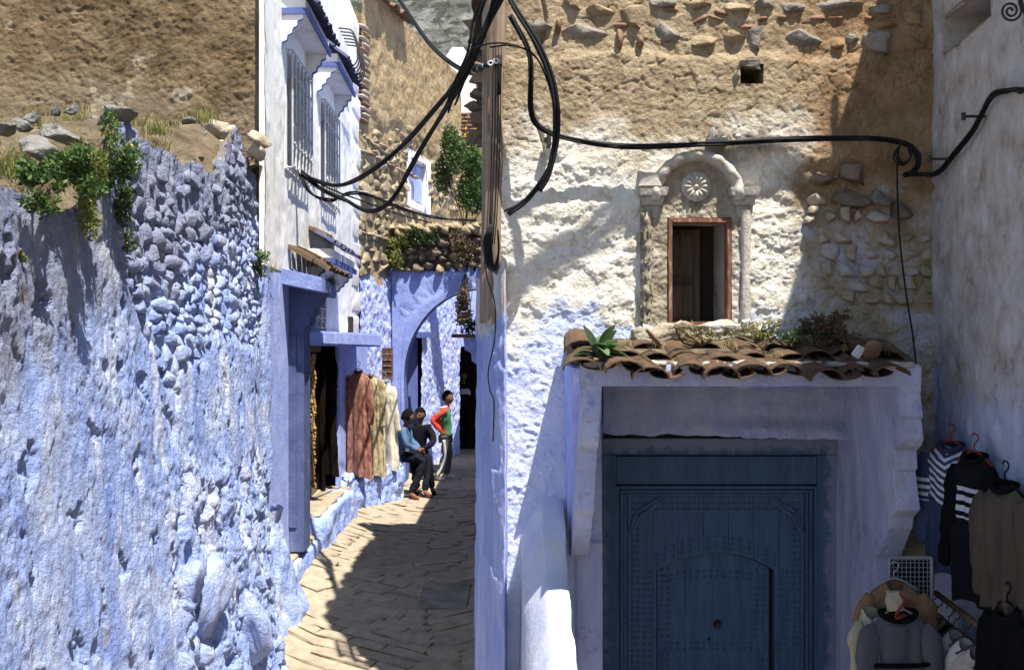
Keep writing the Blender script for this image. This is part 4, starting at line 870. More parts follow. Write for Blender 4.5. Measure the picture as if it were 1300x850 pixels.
# little tiled ledge on a blue bracket behind the arch
lg = thing("tiled_ledge", "small tiled ledge on a scalloped blue bracket inside the arch", "ledge", P(595, 440, 16.7))
bb = MB(); bb.box((xp(574, 16.7), 16.5, ZC + .02), (.1, 17.2, ZC + .08)); bb.build("board", M['red_wood'], lg)
bb = MB(); bb.prism([P(x, y, 16.6) for x, y in ((588, 427), (606, 427), (606, 463), (599, 458), (598, 448), (590, 444))], (0, .12, 0)); bb.build("bracket", M['blue'], lg)
# ---- end of the alley: the dark covered passage
pas = thing("passage_house", "blue house over the dark covered passage at the end of the alley", "house", (-.6, 19.8, G(19)))
bb = MB(); xa, xb = xp(574, 19.6), xp(640, 19.6); bb.box((xa - 1.6, 19.82, 0), (xa, 20.1, ZC + 1.4)); bb.box((xa, 19.82, ZC - .15), (3, 20.1, ZC + 1.4)); bb.box((xb, 19.82, 0), (3, 20.1, ZC - .15)); bb.build("wall", M['blue'], pas)
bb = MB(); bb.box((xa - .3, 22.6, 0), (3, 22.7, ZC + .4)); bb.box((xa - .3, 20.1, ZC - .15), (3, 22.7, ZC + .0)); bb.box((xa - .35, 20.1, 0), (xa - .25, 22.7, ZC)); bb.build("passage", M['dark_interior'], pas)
bb = MB(); bb.box((-.5, 16.3, ZC + .15), (1.5, 19.8, ZC + .6)); bb.build("upper_floor", M['blue'], pas)
# ---- shrub with yellow flowers above the arch, chimney and far houses
bush("flowering_shrub", "green shrub with small yellow flowers on the terrace above the arch", "shrub", P(592, 222, 17.2), (.46, .35, .95), 9000, .06, 'leaf', 41, P(590, 290, 17.2), 130, stems=12)
far = thing("far_house", "sunlit white stucco house top behind the flowering shrub", "house", P(585, 140, 24))
bb = MB(); bb.box((xp(566, 24), 24, ZC + 3.0), (xp(602, 24), 25.5, ZC + 6.7), .04); bb.build("wall", M['white'], far, bevel=.05)
bb = MB(); bb.prism([P(564, 100, 23.98), P(566, 72, 23.98), P(574, 60, 23.98), P(588, 60, 23.98), P(598, 74, 23.98), P(600, 100, 23.98)], (0, 1.4, 0)); bb.build("gable", M['white'], far)
fb = thing("brick_terrace", "low terrace wall of raw brick below the white house top", "wall", P(590, 160, 22))
bb = MB(); bb.box((xp(572, 22), 22, ZC + 2.5), (xp(625, 22), 23.0, ZC + 5.0), .03); bb.build("wall", M['mortar'], fb)
for j in range(7):
    for i in range(5): piece("brick", BR[(i + j) % 3], fb, (xp(574, 22) + .08 + i * .19 + .09 * (j % 2), 21.99, ZC + 4.45 + j * .085), (0, 0, .02), (.17, .08, .06))
# ------------------------------------------------------------------ right-hand house: front with window and door
YF = 6.3
def fx(x): return (x - 650) / F * YF
def fz(y): return (430 - y) / F * YF
house = thing("stucco_house", "old house front of peeling cream stucco with an arched window surround and a blue door", "house", (1.2, YF, 0))
U0 = -.07
def df(u, z):
    X = u + U0; w = fbm(X * 2.3, z * 2.3, X * 0, 4, 301); up = sst(.95, 1.25, z + .5 * w); low = sst(.15, -.05, z + .2 * w) * sst(.9, .6, X)
    d = .006 * fbm(X * 1.2, z * 1.2, X * 0, 3, 302) + .0035 * fbm(X * 34, z * 34, X * 0, 3, 303)
    n = fbm(X * 5.5, z * 6.5, X * 0, 5, 304)                                   # flaking coats of whitewash
    coat = .005 * sst(-.02, .02, n) + .005 * sst(.18, .21, n) - .006 * sst(.18, .21, -n) + .004 * fbm(X * 14, z * 14, X * 0, 4, 305)
    f1, f2, c = worley(X * 7 + .8 * fbm(X * 3, z * 3, X * 0, 3, 306), z * 8 + .8 * fbm(X * 3, z * 3, X * 0 + 4, 3, 307), 5)
    crk = -.010 * sst(.07, .0, f2 - f1) * sst(-.05, .15, fbm(X * 2, z * 2, X * 0, 3, 308))
    mudd = .005 * fbm(X * 9, z * 10, X * 0, 5, 309) + .005 * fbm(X * 24, z * 26, X * 0, 3, 310) + crk * 1.1 + .003 * (c - .5)
    g1, g2, gc = worley(X * 15 + 1.2 * fbm(X * 6, z * 6, X * 0, 3, 311), z * 13 + 1.2 * fbm(X * 6, z * 6, X * 0 + 3, 3, 312), 9)
    lump = .020 * (.6 - g1) * sst(-.35, .2, fbm(X * 5, z * 5, X * 0, 3, 313)) + .007 * fbm(X * 9, z * 9, X * 0, 4, 314)
    smooth_ = sst(-1.25, -1.45, z + .1 * w)
    body = (coat + crk) * (1 - up) * (1 - low) + mudd * up + lump * low * (1 - smooth_) + .006 * fbm(X * 6, z * 6, X * 0, 4, 315) * smooth_
    big = -.03 * np.exp(-((X - .16 - .05 * np.sin(z * 7)) / .012) ** 2) * sst(.95, 1.2, z)                 # long crack beside the pole
    top = -.025 * sst(1.76, 1.82, z + .05 * w)                                                                       # bare core above the render
    rs = -.03 * sst(1.78, 1.95, X + .1 * w) * sst(1.15, 1.05, z) * sst(.1, .25, z)
    return d + body + big + top + rs
holes = [(fx(847) - U0, fx(927) - U0, fz(414), fz(278)), (fx(939) - U0, fx(969) - U0, fz(106), fz(81)), (.573 - U0, 2.275 - U0, -3.2, -.30)]
front = sheet("front_wall", house, M['stucco'], (U0, YF), (1, 0), 2.785, (-2.95, 2.96), .0078, df, holes, normal=(0, -1, 0))
bb = MB(); bb.box((-.20, 7.3, 0), (7, 9.6, ZC + 2.9)); bb.box((-.20, 6.36, ZC + 2.7), (7, 7.3, ZC + 2.9)); bb.box((-.20, 6.62, 0), (-.03, 7.3, ZC + 2.7)); bb.box((-.06, 6.36, 0), (.1, 6.62, ZC + 2.7)); bb.box((2.75, 6.5, 0), (7, 7.3, ZC + 2.7)); bb.build("wall_core", M['cement'], house)
nb = thing("neighbour_house", "lower house continuing along the shaded side of the alley", "house", (1.5, 12.5, G(12)))
bb = MB(); bb.box((-.16, 9.62, 0), (5, 15.9, ZC + 1.75)); bb.build("wall", M['blue'], nb)
# roof eave of old tiles over the alley
tile_row(house, (-.30, 6.75, ZC + 2.72), (0, 1, 0), (-1, 0, -.45), 17, .17, TILE, .02, True, 0, 51)
tile_row(house, (-.06, 6.75, ZC + 2.86), (0, 1, 0), (-1, 0, -.45), 17, .17, TILE, .02, False, 0, 52)
# stones and bricks of the bare core
S_g = stone_set(M['greystone'], 6, rough=.26, sub=3, cuts=11, pw=.45, ang=True); S_b = [stone_mesh("brick", M['brick'], 840 + i, .15, 2, 2, False) for i in range(4)]; S_d = stone_set(M['darkstone'], 6, rough=.16, sub=3, cuts=10, pw=.5, ang=True)
S_p = stone_set(M['palestone'], 6, rough=.16, sub=3, cuts=9, pw=.5, ang=True); S_bl = stone_set(M['stucco'], 6, rough=.16, sub=3, cuts=9, pw=.5, ang=True); S_m = stone_set(M['stucco'], 5, rough=.2, sub=3, cuts=10, pw=.45, ang=True)
# stacked old eave tiles at the party wall; dark stone colour stands for their shade
for i in range(9):
    piece("eave_tile", S_d[i % 6], house, (-.33 + .03 * math.sin(i * 2.2), 9.7, ZC + 1.98 + i * .135), (0, .1 * math.sin(i), .1 * i), (.22, .3, .13))
bb = MB(); bb.box((-.34, 9.66, ZC + 1.9), (.2, 9.9, ZC + 3.2)); bb.build("eave_backing", M['darkstone'], house)  # dark box added behind the eave tiles to fill out their shaded band
def zp(zx, zy): return 640 + zx / 2.32, zy / 2.32
for i, (a, c, e, g, k) in enumerate(((60, 40, 140, 105, 'g'), (150, 55, 168, 100, 'b'), (170, 62, 312, 120, 'g'), (330, 80, 350, 140, 'b'), (392, 105, 412, 140, 'b'), (355, 20, 420, 80, 'm'), (440, 55, 522, 135, 'g'), (538, 85, 618, 135, 'm'), (630, 72, 712, 135, 'm'), (722, 82, 768, 146, 'g'),
        (832, 78, 945, 145, 'g'), (955, 90, 1000, 140, 'm'), (1000, 82, 1045, 140, 'g'), (1062, 95, 1165, 160, 'g'), (1170, 100, 1250, 155, 'm'), (815, -10, 880, 35, 'g'), (890, -12, 1060, 34, 'g'), (1085, 12, 1160, 42, 'g'), (740, -8, 800, 28, 'g'), (640, -8, 720, 30, 'm'), (520, -12, 610, 30, 'm'),
        (1180, 30, 1250, 80, 'm'), (240, 5, 330, 50, 'm'), (420, -20, 500, 20, 'g'), (1070, 50, 1160, 90, 'm'), (180, -15, 240, 25, 'm'))):
    (x0, y0), (x1, y1) = zp(a, c), zp(e, g); me = {'g': S_g, 'b': S_b, 'm': S_m}[k][i % 4]
    piece("brick" if k == 'b' else "stone", me, house, (fx((x0 + x1) / 2), YF + .058, ZC + fz((y0 + y1) / 2)), (.05 * math.sin(i * 3), .06 * math.sin(i * 5), .05 * math.sin(i * 7)), ((x1 - x0) / 200 * 1.12, .17, (y1 - y0) / 200 * 1.12))
brs = []
for row, (zy, xs_) in enumerate(((30, (340, 410, 470, 620, 700)), (52, (505, 560, 605, 650, 745, 800, 850, 905, 960, 1020, 1060)), (72, (325, 700, 780)), (42, (1120, 1190)), (12, (300, 560, 960)))):
    for i, zx in enumerate(xs_):
        if (i + row) % 3 == 1: continue
        x0, y0 = zp(zx, zy + 4 * math.sin(i * 2.3)); piece("brick", S_b[(i + row) % 4], house, (fx(x0 + 9), YF + .058, ZC + fz(y0)), (0, (.5 if 540 < zx < 640 else .08) * math.sin(i * 4 + 1), 0), (.10 + .03 * math.sin(i), .10, .045))
# bared stones beside the window, half buried in wash towards the bottom
sr = np.random.default_rng(35)
for i, (x, y, w, h, k) in enumerate(((1045, 228, 34, 19, 'd'), (1083, 222, 36, 24, 'd'), (1038, 254, 28, 22, 'p'), (1078, 252, 48, 24, 'd'), (1116, 252, 26, 20, 'g'), (1032, 264, 14, 14, 'p'), (1054, 275, 16, 17, 'p'), (1073, 274, 17, 20, 'p'), (1089, 274, 11, 19, 'p'), (1112, 274, 30, 18, 'p'), (1142, 268, 26, 22, 'd'), (1026, 277, 12, 12, 'p'))):
    piece("stone", {'d': S_d, 'p': S_p, 'g': S_g}[k][i % 6], house, (fx(x), YF + .01, ZC + fz(y)), (0, sr.normal() * .08, 0), (w / 195, .15, h / 195))
zy = 294.
while zy < 430:
    h = 15 + 8 * sr.random(); x = 1040 + 12 * sr.random() - (zy - 294) * .12
    while x < 1172:
        w = 15 + 16 * sr.random(); bl = sst(290, 350, zy + 20 * sr.normal()); xm_ = x + w / 2
        if sr.random() > .12 + .45 * max(0, (zy - 370) / 60): piece("stone", (S_bl if sr.random() < .55 + bl else S_p)[sr.integers(6)], house, (fx(xm_), YF + .035 + .012 * (zy - 294) / 130 + .008 * sr.random(), ZC + fz(zy + h / 2)), (sr.normal() * .1, sr.normal() * .15, sr.normal() * .1), (w / 190, .13, h / 190))
        x += w * 1.02
    zy += h * .98
# putlog hole
bb = MB(); x0, x1, z0, z1 = fx(938), fx(970), fz(107), fz(80); bb.add([(x0, YF, ZC + z0), (x1, YF, ZC + z0), (x1, YF, ZC + z1), (x0, YF, ZC + z1), (x0, YF + .4, ZC + z0), (x1, YF + .4, ZC + z0), (x1, YF + .4, ZC + z1), (x0, YF + .4, ZC + z1)], [(4, 5, 6, 7), (0, 1, 5, 4), (2, 3, 7, 6), (0, 4, 7, 3), (1, 2, 6, 5)]); hole = bb.build("putlog_hole", M['mortar'], house)
piece("stone", S_g[1], hole, (fx(955), YF + .02, ZC + fz(82)), (.1, .05, 0), (.17, .14, .06)); piece("stone", S_p[2], hole, (fx(936), YF, ZC + fz(95)), (.1, .6, 0), (.05, .08, .07))

# ---- window with carved surround
win = thing("arched_window", "small window with rust-red frame in a carved arched surround with a rosette", "window", (fx(887), YF, ZC + fz(414)))
x0, x1, z0, z1 = fx(847), fx(927), fz(414), fz(278); bb = MB()
for (a, c, e, g) in ((x0, x0 + .027, z0, z1), (x1 - .027, x1, z0, z1), (x0 + .027, x1 - .027, z1 - .027, z1), (x0 + .027, x1 - .027, z0, z0 + .03)): bb.box((a, YF - .035, ZC + e), (c, YF + .05, ZC + g), .0015)
bb.build("frame", M['red_wood'], win, bevel=.004)
bb = MB(); bb.add([(x0, YF + .04, ZC + z0), (x1, YF + .04, ZC + z0), (x1, YF + .04, ZC + z1), (x0, YF + .04, ZC + z1), (x0, YF + .42, ZC + z0), (x1 - .02, YF + .42, ZC + z0), (x1 - .02, YF + .42, ZC + z1), (x0, YF + .42, ZC + z1)], [(0, 1, 5, 4), (2, 3, 7, 6), (0, 4, 7, 3), (1, 2, 6, 5)]); bb.build("reveal", M['right_plaster'], win)
bb = MB(); bb.box((x0, YF + .42, ZC + z0 - .02), (x1, YF + .46, ZC + z1 + .02)); bb.build("dark_back", M['dark_interior'], win)
sh = MB(); sh.hexa([(x0 + .03, YF + .36, ZC + z0 + .02), (x0 + .27, YF + .34, ZC + z0 + .02), (x0 + .27, YF + .38, ZC + z0 + .02), (x0 + .03, YF + .40, ZC + z0 + .02), (x0 + .03, YF + .36, ZC + z1 - .03), (x0 + .27, YF + .34, ZC + z1 - .03), (x0 + .27, YF + .38, ZC + z1 - .03), (x0 + .03, YF + .40, ZC + z1 - .03)]); shu = sh.build("shutter", M['old_wood'], win)
for (e, g) in ((z0 + .06, z0 + .28), (z0 + .34, z1 - .07)):
    bb = MB(); bb.box((x0 + .06, YF + .325, ZC + e), (x0 + .225, YF + .345, ZC + g)); bb.build("panel", M['old_wood'], shu, bevel=.008)
# plaster panel of the surround with the tympanum
nu, nv = 120, 170; xs_ = np.linspace(fx(812), fx(951), nu); zs_ = np.linspace(fz(425), fz(195), nv); xx, zz = np.meshgrid(xs_, zs_, indexing='ij')
cxa, cza, ra = fx(883), fz(252), .262
inarch = (zz < cza) | (np.hypot(xx - cxa, zz - cza) < ra)
dd = .030 + .010 * fbm(xx * 9, zz * 9, xx * 0, 5, 331) + .006 * fbm(xx * 30, zz * 30, xx * 0, 3, 332) - .012 * (np.hypot(xx - cxa, zz - cza) < ra - .05)
edge = np.minimum(xx - xs_[0], xs_[-1] - xx); dd = dd + .02 * fbm(xx * 14, zz * 14, xx * 0, 3, 333) * sst(.08, .0, edge)
Fc = grid_faces(nu, nv); k = nv; ci = Fc[:, 0] // k; cj = Fc[:, 0] % k; keep = inarch[ci, cj] & ~((xs_[ci] > x0 - .01) & (xs_[ci] < x1 + .002) & (zs_[cj] > z0 - .01) & (zs_[cj] < z1 + .0))
part("panel", np.stack([xx, YF - dd, ZC + zz], -1).reshape(-1, 3), Fc[keep], M['surround'], win, True)
def lathe(name, prof, cx, cy, mat, parent, half=True, seg=14, jit=0):
    V = []; 
    for (r, z) in prof:
        for j in range(seg + 1):
            a = math.pi * (1 + j / seg) if half else 2 * math.pi * j / seg; V.append((cx + r * math.cos(a) + jit * rng.normal(), cy + r * math.sin(a) + jit * rng.normal(), ZC + z))
    return part(name, V, grid_faces(len(prof), seg + 1)[:, ::-1], mat, parent, True)
zc0, zc1 = fz(412), fz(268)
lathe("column", [(.030, zc0)] + [(.030 + .004 * math.sin(t * 9), zc0 + (zc1 - zc0) * t) for t in np.linspace(.02, .98, 30)] + [(.036, zc1)], fx(945), YF - .035, M['cement'], win, jit=.0012)
lathe("column", [(.030 + .008 * math.sin(t * 17) * math.cos(t * 31), zc0 + (zc1 - zc0) * t) for t in np.linspace(0, 1, 34)], fx(820), YF - .035, M['surround'], win, jit=.006)
for (cx_, sg) in ((fx(827), 1), (fx(942), -1)):
    bb = MB(); steps = ((278, 262, .035, .045), (262, 251, .062, .075), (251, 240, .085, .105))
    for (ya, yb, hw, pj) in steps:
        bb.hexa([(cx_ - hw, YF - pj + .012, ZC + fz(ya)), (cx_ + hw, YF - pj + .012, ZC + fz(ya)), (cx_ + hw, YF + .02, ZC + fz(ya)), (cx_ - hw, YF + .02, ZC + fz(ya)), (cx_ - hw - .012, YF - pj, ZC + fz(yb)), (cx_ + hw + .012, YF - pj, ZC + fz(yb)), (cx_ + hw + .012, YF + .02, ZC + fz(yb)), (cx_ - hw - .012, YF + .02, ZC + fz(yb))])
    if sg == 1: bb.hexa([(cx_ - .098, YF - .11, ZC + fz(240)), (cx_ + .05, YF - .11, ZC + fz(240)), (cx_ + .05, YF + .02, ZC + fz(240)), (cx_ - .098, YF + .02, ZC + fz(240)), (cx_ - .06, YF - .09, ZC + fz(222)), (cx_ + .03, YF - .09, ZC + fz(222)), (cx_ + .03, YF + .02, ZC + fz(222)), (cx_ - .09, YF + .02, ZC + fz(214))])
    bb.build("capital", M['cement'], win, bevel=.006)
# arch moulding: a roll swept over the window
prof = [(-.035, .02), (-.035, -.07), (-.02, -.095), (.0, -.105), (.02, -.10), (.032, -.08), (.036, -.05), (.036, .02)]
V = []; ts = np.linspace(-.08, math.pi + .08, 60)
for t in ts:
    n = 1 + .03 * float(fbm(np.array([t * 4]), np.zeros(1), np.zeros(1), 4, 341)[0])
    for (dr_, dp) in prof: V.append((cxa + (ra + dr_) * n * math.cos(t), YF + dp * (1 + .12 * math.sin(t * 13)), ZC + cza - .0 + (ra + dr_) * n * math.sin(t)))
part("arch_moulding", V, grid_faces(len(ts), len(prof)), M['cement'], win, True)
# rosette
bb = MB(); cx_, cz_ = fx(882.5), ZC + fz(238)
V = []; R = 10; S = 64
for i in range(R + 1):
    for j in range(S):
        r = .092 * i / R; a = 2 * math.pi * j / S; pet = abs(math.cos(a * 6)) ** .6; rim_ = 1 if i < R else 0
        hgt = (.028 * pet * math.sin(math.pi * min(1, max(0, (r - .018) / .066))) if .018 < r < .084 else (.030 * math.cos(r / .018 * 1.5) if r <= .018 else .014)) * rim_; V.append((cx_ + r * (.96 + .06 * pet) * math.cos(a), YF - .034 - hgt, cz_ + r * (.96 + .06 * pet) * math.sin(a)))
Fr = [(i * S + j, i * S + (j + 1) % S, (i + 1) * S + (j + 1) % S, (i + 1) * S + j) for i in range(R) for j in range(S)]; part("rosette", V, Fr, M['cement'], win, True)
rough_box("sill_rubble", win, M['surround'], (fx(800), YF - .10, ZC + fz(432)), (fx(960), YF + .02, ZC + fz(412)), 22, .045, 351, 9)
for i, (x, y, w) in enumerate(((905, 421, 22), (935, 418, 26), (865, 420, 16), (822, 418, 24), (945, 410, 14))): piece("stone", S_m[i % 5], win, (fx(x), YF - .05, ZC + fz(y)), (.2, .3 * i, 0), (w / 200, .12, 12 / 200))

# ---- door hood on corbelled cheeks
hood = thing("door_hood", "pale blue plaster door hood on stepped cheeks with an old clay tile roof", "door hood", (1.4, YF, ZC - .4))
YT = 5.50
bpro = [(470, .66), (497, .645), (498, .63), (529, .625), (531, .60), (558, .595), (566, .56), (572, .50), (595, .48), (598, .455), (647, .45), (656, .36), (670, .33), (674, .30), (690, .22), (704, .15), (705, .0)]
def cheek(xa, xb, xa2, xb2):
    P0 = []; P1 = []
    for (y, p) in bpro:
        Yq = YF - p * 1.23; z = (430 - y) / F * Yq; t = (y - 470) / 235.
        P0.append((xa + (xa2 - xa) * t, Yq, ZC + z)); P1.append((xb + (xb2 - xb) * t, Yq, ZC + z))
    n = len(P0); back0 = [(P0[-1][0], YF + .08, P0[-1][2]), (P0[0][0] - .0, YF + .08, P0[0][2])]; back1 = [(P1[-1][0], YF + .08, P1[-1][2]), (P1[0][0], YF + .08, P1[0][2])]
    b = MB(); A = P0 + back0; B = P1 + back1; m_ = len(A); b.add(A + B, [tuple(range(m_))[::-1], tuple(range(m_, 2 * m_))] + [(i, (i + 1) % m_, (i + 1) % m_ + m_, i + m_) for i in range(m_)]); return b.build("cheek", M['blue_pale'], hood, bevel=.005)
cheek(.385, .500, .362, .470); cheek(2.135, 2.25, 2.25, 2.395)
bb = MB(); zt = (430 - 467) / F * YT; bb.box((.375, YT - .012, ZC + zt - .10), (2.262, YT + .30, ZC + zt + .02)); bb.build("fascia", M['blue_pale'], hood, bevel=.012)
bb = MB(); bb.hexa([(.385, YT + .02, ZC + zt + .02), (2.25, YT + .02, ZC + zt + .02), (2.36, YF + .03, ZC + zt + .02), (.345, YF + .03, ZC + zt + .02), (.385, YT + .02, ZC + zt + .03), (2.25, YT + .02, ZC + zt + .03), (2.36, YF + .03, ZC + zt + .17), (.345, YF + .03, ZC + zt + .17)]); bb.build("roof_bed", M['soil'], hood)
bb = MB(); bb.hexa([(.345, YF + .02, ZC - 1.28), (.40, YF + .02, ZC - 1.28), (.40, YF + .06, ZC - 1.28), (.345, YF + .06, ZC - 1.28), (.345, YT + .02, ZC + zt), (.398, YT + .02, ZC + zt), (.40, YF + .05, ZC + zt), (.33, YF + .05, ZC + zt)]); bb.build("side_fillet", M['blue'], hood)
# ceiling of the recess, back beam and jambs
bb = MB(); bb.box((.50, YT + .28, ZC + zt - .09), (2.30, 6.95, ZC + zt - .05)); bb.build("soffit", M['blue_pale'], hood)
sd = unit((0, -1, -.18)); r0_ = (.40, YT - .18, ZC + zt - .034)
tile_row(hood, r0_, (1, 0, 0), sd, 10, .181, TILE, .035, True, -.01, 61)
tile_row(hood, np.array(r0_) - sd * .31 + np.array([.04, 0, .004]), (1, 0, 0), sd, 10, .186, TILE, .035, True, -.01, 62)
tile_row(hood, np.array(r0_) - sd * .62 + np.array([.02, 0, .0]), (1, 0, 0), sd, 10, .19, TILE, .035, False, -.01, 63)
piece("tile_shard", BR[0], hood, (2.0, YT + .02, ZC + zt + .10), (.5, .15, .1), (.10, .03, .12)); piece("tile_shard", BR[1], hood, (.82, YT + .25, ZC + zt + .17), (.2, .8, .3), (.14, .06, .03)); piece("tile_shard", SQ[1], hood, (1.92, YT + .02, ZC + zt + .09), (.4, .5, .1), (.05, .02, .07))
# white mortar showing between tiles
for i in range(11): rough_box("mortar_bed", hood, M['cement'], (.38 + i * .17, YT - .05, ZC + zt + .006), (.50 + i * .17, YT + .06, ZC + zt + .03), 6, .02, 600 + i, 12)
# ---- plant rosette and weeds on the hood
ag = thing("broadleaf_plant", "broad-leaved green rosette plant growing on the door hood tiles", "plant", (.47, YT - .02, ZC + zt + .07)); r = np.random.default_rng(77)
for i in range(22):
    a = r.random() * 6.28; el = .25 + 1.1 * r.random(); L = .13 + .10 * r.random(); d = np.array([math.cos(a) * math.cos(el), math.sin(a) * math.cos(el) * .8, math.sin(el)]); s_ = unit(np.cross(d, (0.1, .2, 1))); base = np.array([.48, YT - .01, ZC + zt + .08]) + r.normal(size=3) * .012; V = []; n_ = np.cross(s_, d)
    for j in range(7):
        q = j / 6; w = .036 * math.sin(math.pi * (q * .86 + .10)) ** .8; c = base + d * L * q - np.array([0, 0, .55 * L * q * q * math.cos(el)]); V += [c - s_ * w + n_ * w * .25, c, c + s_ * w + n_ * w * .25]
    part("leaf", V, [(3 * j + k, 3 * j + k + 1, 3 * j + k + 4, 3 * j + k + 3) for j in range(6) for k in (0, 1)], M['leaf_agave'], ag, True)
bush("weed", "fine green weed on the hood tiles below the arched window", "plant", (1.42, YT + .25, ZC + zt + .20), (.20, .08, .07), 420, .020, 'leaf_yellowgreen', 71, (1.4, YT + .25, ZC + zt + .14))
bush("weed", "pale dry weed on the hood tiles under the red sill", "plant", (1.08, YT + .2, ZC + zt + .19), (.16, .08, .06), 200, .022, 'leaf_dry', 72, (1.1, YT + .25, ZC + zt + .12))
bush("weed", "dark withered weed heap at the shaded end of the hood", "plant", (1.86, YT + .35, ZC + zt + .24), (.15, .12, .12), 700, .03, 'twig_dry', 73, (1.86, YT + .35, ZC + zt + .12), stems=16)
for i in range(16): tuft("wisp of dry grass rooted between the hood tiles", (.46 + 1.72 * (i + .5 * math.sin(i * 3.)) / 16, YT - .02 + .5 * abs(math.sin(i * 1.9)), ZC + zt + .05 + .10 * abs(math.sin(i * 1.9))), .07 + .03 * math.sin(i), 22, 'leaf_dry' if i % 3 else 'twig_dry', 900 + i, .8, group="dry grass on the door hood", w=.0025)
bush("weed", "low dark weed strip along the shaded hood tiles", "plant", (1.62, YT + .3, ZC + zt + .18), (.22, .08, .05), 400, .024, 'leaf_dark', 74, (1.62, YT + .3, ZC + zt + .12))

# ---- door
YD = 6.90
def dx_(x): return (x - 650) / F * YD
def dz_(y): return (430 - y) / F * YD
door = thing("blue_door", "large dark blue studded wooden door with an arched wicket", "door", (1.43, YD, 0))
bb = MB(); bb.box((.47, 6.80, ZC + dz_(548)), (2.42, 7.0, ZC + zt - .05)); lin = bb.build("lintel", M['blue_pale'], hood)
nu, nv = 150, 30; u_ = np.linspace(.50, 2.27, nu)[:, None]; v_ = np.linspace(0, 1, nv)[None, :]; lowz = dz_(546) - .012 - .03 * sst(.9, 2.2, u_) + .02 * fbm(u_ * 6, u_ * 0, u_ * 0, 4, 361)
zz = lowz + (zt - .09 - lowz) * v_; yy = 6.72 + .06 * v_ + .010 * fbm(u_ * 5, zz * 9, zz * 0, 4, 362) - .05 * sst(.35, .1, v_) * sst(.7, 2.0, u_); part("lintel_plaster", np.stack([u_ + 0 * v_, yy, ZC + zz], -1).reshape(-1, 3), grid_faces(nu, nv), M['blue_pale'], hood, True)
nu, nv = 60, 200; u_ = np.linspace(0, 1, nu)[:, None]; v_ = np.linspace(-3.0, zt - .05, nv)[None, :]; part("jamb", np.stack([2.275 - .035 * u_ + .012 * fbm(u_ * 3, v_ * 1.5, v_ * 0, 4, 363), YF - .02 + (YD - YF + .06) * u_ + 0 * v_, ZC + v_ + 0 * u_], -1).reshape(-1, 3), grid_faces(nu, nv), M['blue_pale'], hood, True)
part("jamb", np.stack([.573 + .01 * fbm(u_ * 3, v_ * 1.5, v_ * 0, 4, 364), YF - .02 + (YD - YF + .06) * u_ + 0 * v_, ZC + v_ + 0 * u_], -1).reshape(-1, 3), grid_faces(nu, nv)[:, ::-1], M['blue_pale'], hood, True)
# plaster face beside the opening, at wall level
bb = MB(); bb.box((.40, YF - .035, 0), (.571, YF + .05, ZC - 1.27)); bb.build("jamb_face", M['blue_pale'], hood, bevel=.012)
bb = MB(); bb.box((2.277, YF - .035, 0), (2.46, YF + .05, ZC - 1.27)); bb.build("jamb_face", M['blue_pale'], hood, bevel=.012)
FR = [dx_(765), dx_(1062)]; frz = dz_(556); bot = -3.0; DP = M['door_paint']
def board(name, x0, x1, y0, y1, yf, th, parent, bev=.004, mat=DP):
    b = MB(); b.box((min(x0, x1), yf - th, ZC + min(y0, y1)), (max(x0, x1), yf, ZC + max(y0, y1))); return b.build(name, mat, parent, bevel=bev)
X0, X1 = FR; i0, i1 = dx_(782), dx_(1037)
board("frame_stile", X0, i0, bot, dz_(577), YD + .04, .06, door); board("frame_stile", i1, X1, bot, dz_(577), YD + .04, .06, door); board("frame_head", X0, X1, dz_(577) + .002, frz, YD + .04, .06, door)
board("frame_panel", i0 + .003, i1 - .003, dz_(614), dz_(579), YD + .04, .045, door)
for k, (o_, dpt) in enumerate(((0, .058), (.03, .046), (.056, .036))):
    a, c, zt_ = i0 + o_, i1 - o_, dz_(616) - o_; board("moulding", a, a + .022, bot, zt_, YD + .05, dpt + .012, door, .005); board("moulding", c - .022, c, bot, zt_, YD + .05, dpt + .012, door, .005); board("moulding", a + .023, c - .023, zt_ - .022, zt_, YD + .05, dpt + .011, door, .005)
l0, l1, lt = i0 + .082, i1 - .082, dz_(616) - .082
for sgn, xc in ((1, l0), (-1, l1)):                                     # chamfered corner strips
    for k in range(2):
        q = .05 * k; pts = [(xc + sgn * (.002 + q * .3), lt - .27 - q * .2), (xc + sgn * (.07 + q * .3), lt - .10 - q * .6), (xc + sgn * .24, lt - .002 - q * .4)]
        b = MB()
        for (pa, pb) in zip(pts[:-1], pts[1:]):
            d = np.array([pb[0] - pa[0], 0, pb[1] - pa[1]]); n = unit((-d[2], 0, d[0])) * .012; A = np.array([pa[0], YD + .0 - .012 * k, ZC + pa[1]]); B = np.array([pb[0], YD + .0 - .012 * k, ZC + pb[1]]); b.prism([A - n, B - n, B + n, A + n], (0, .05, 0))
        b.build("corner_strip", DP, door)
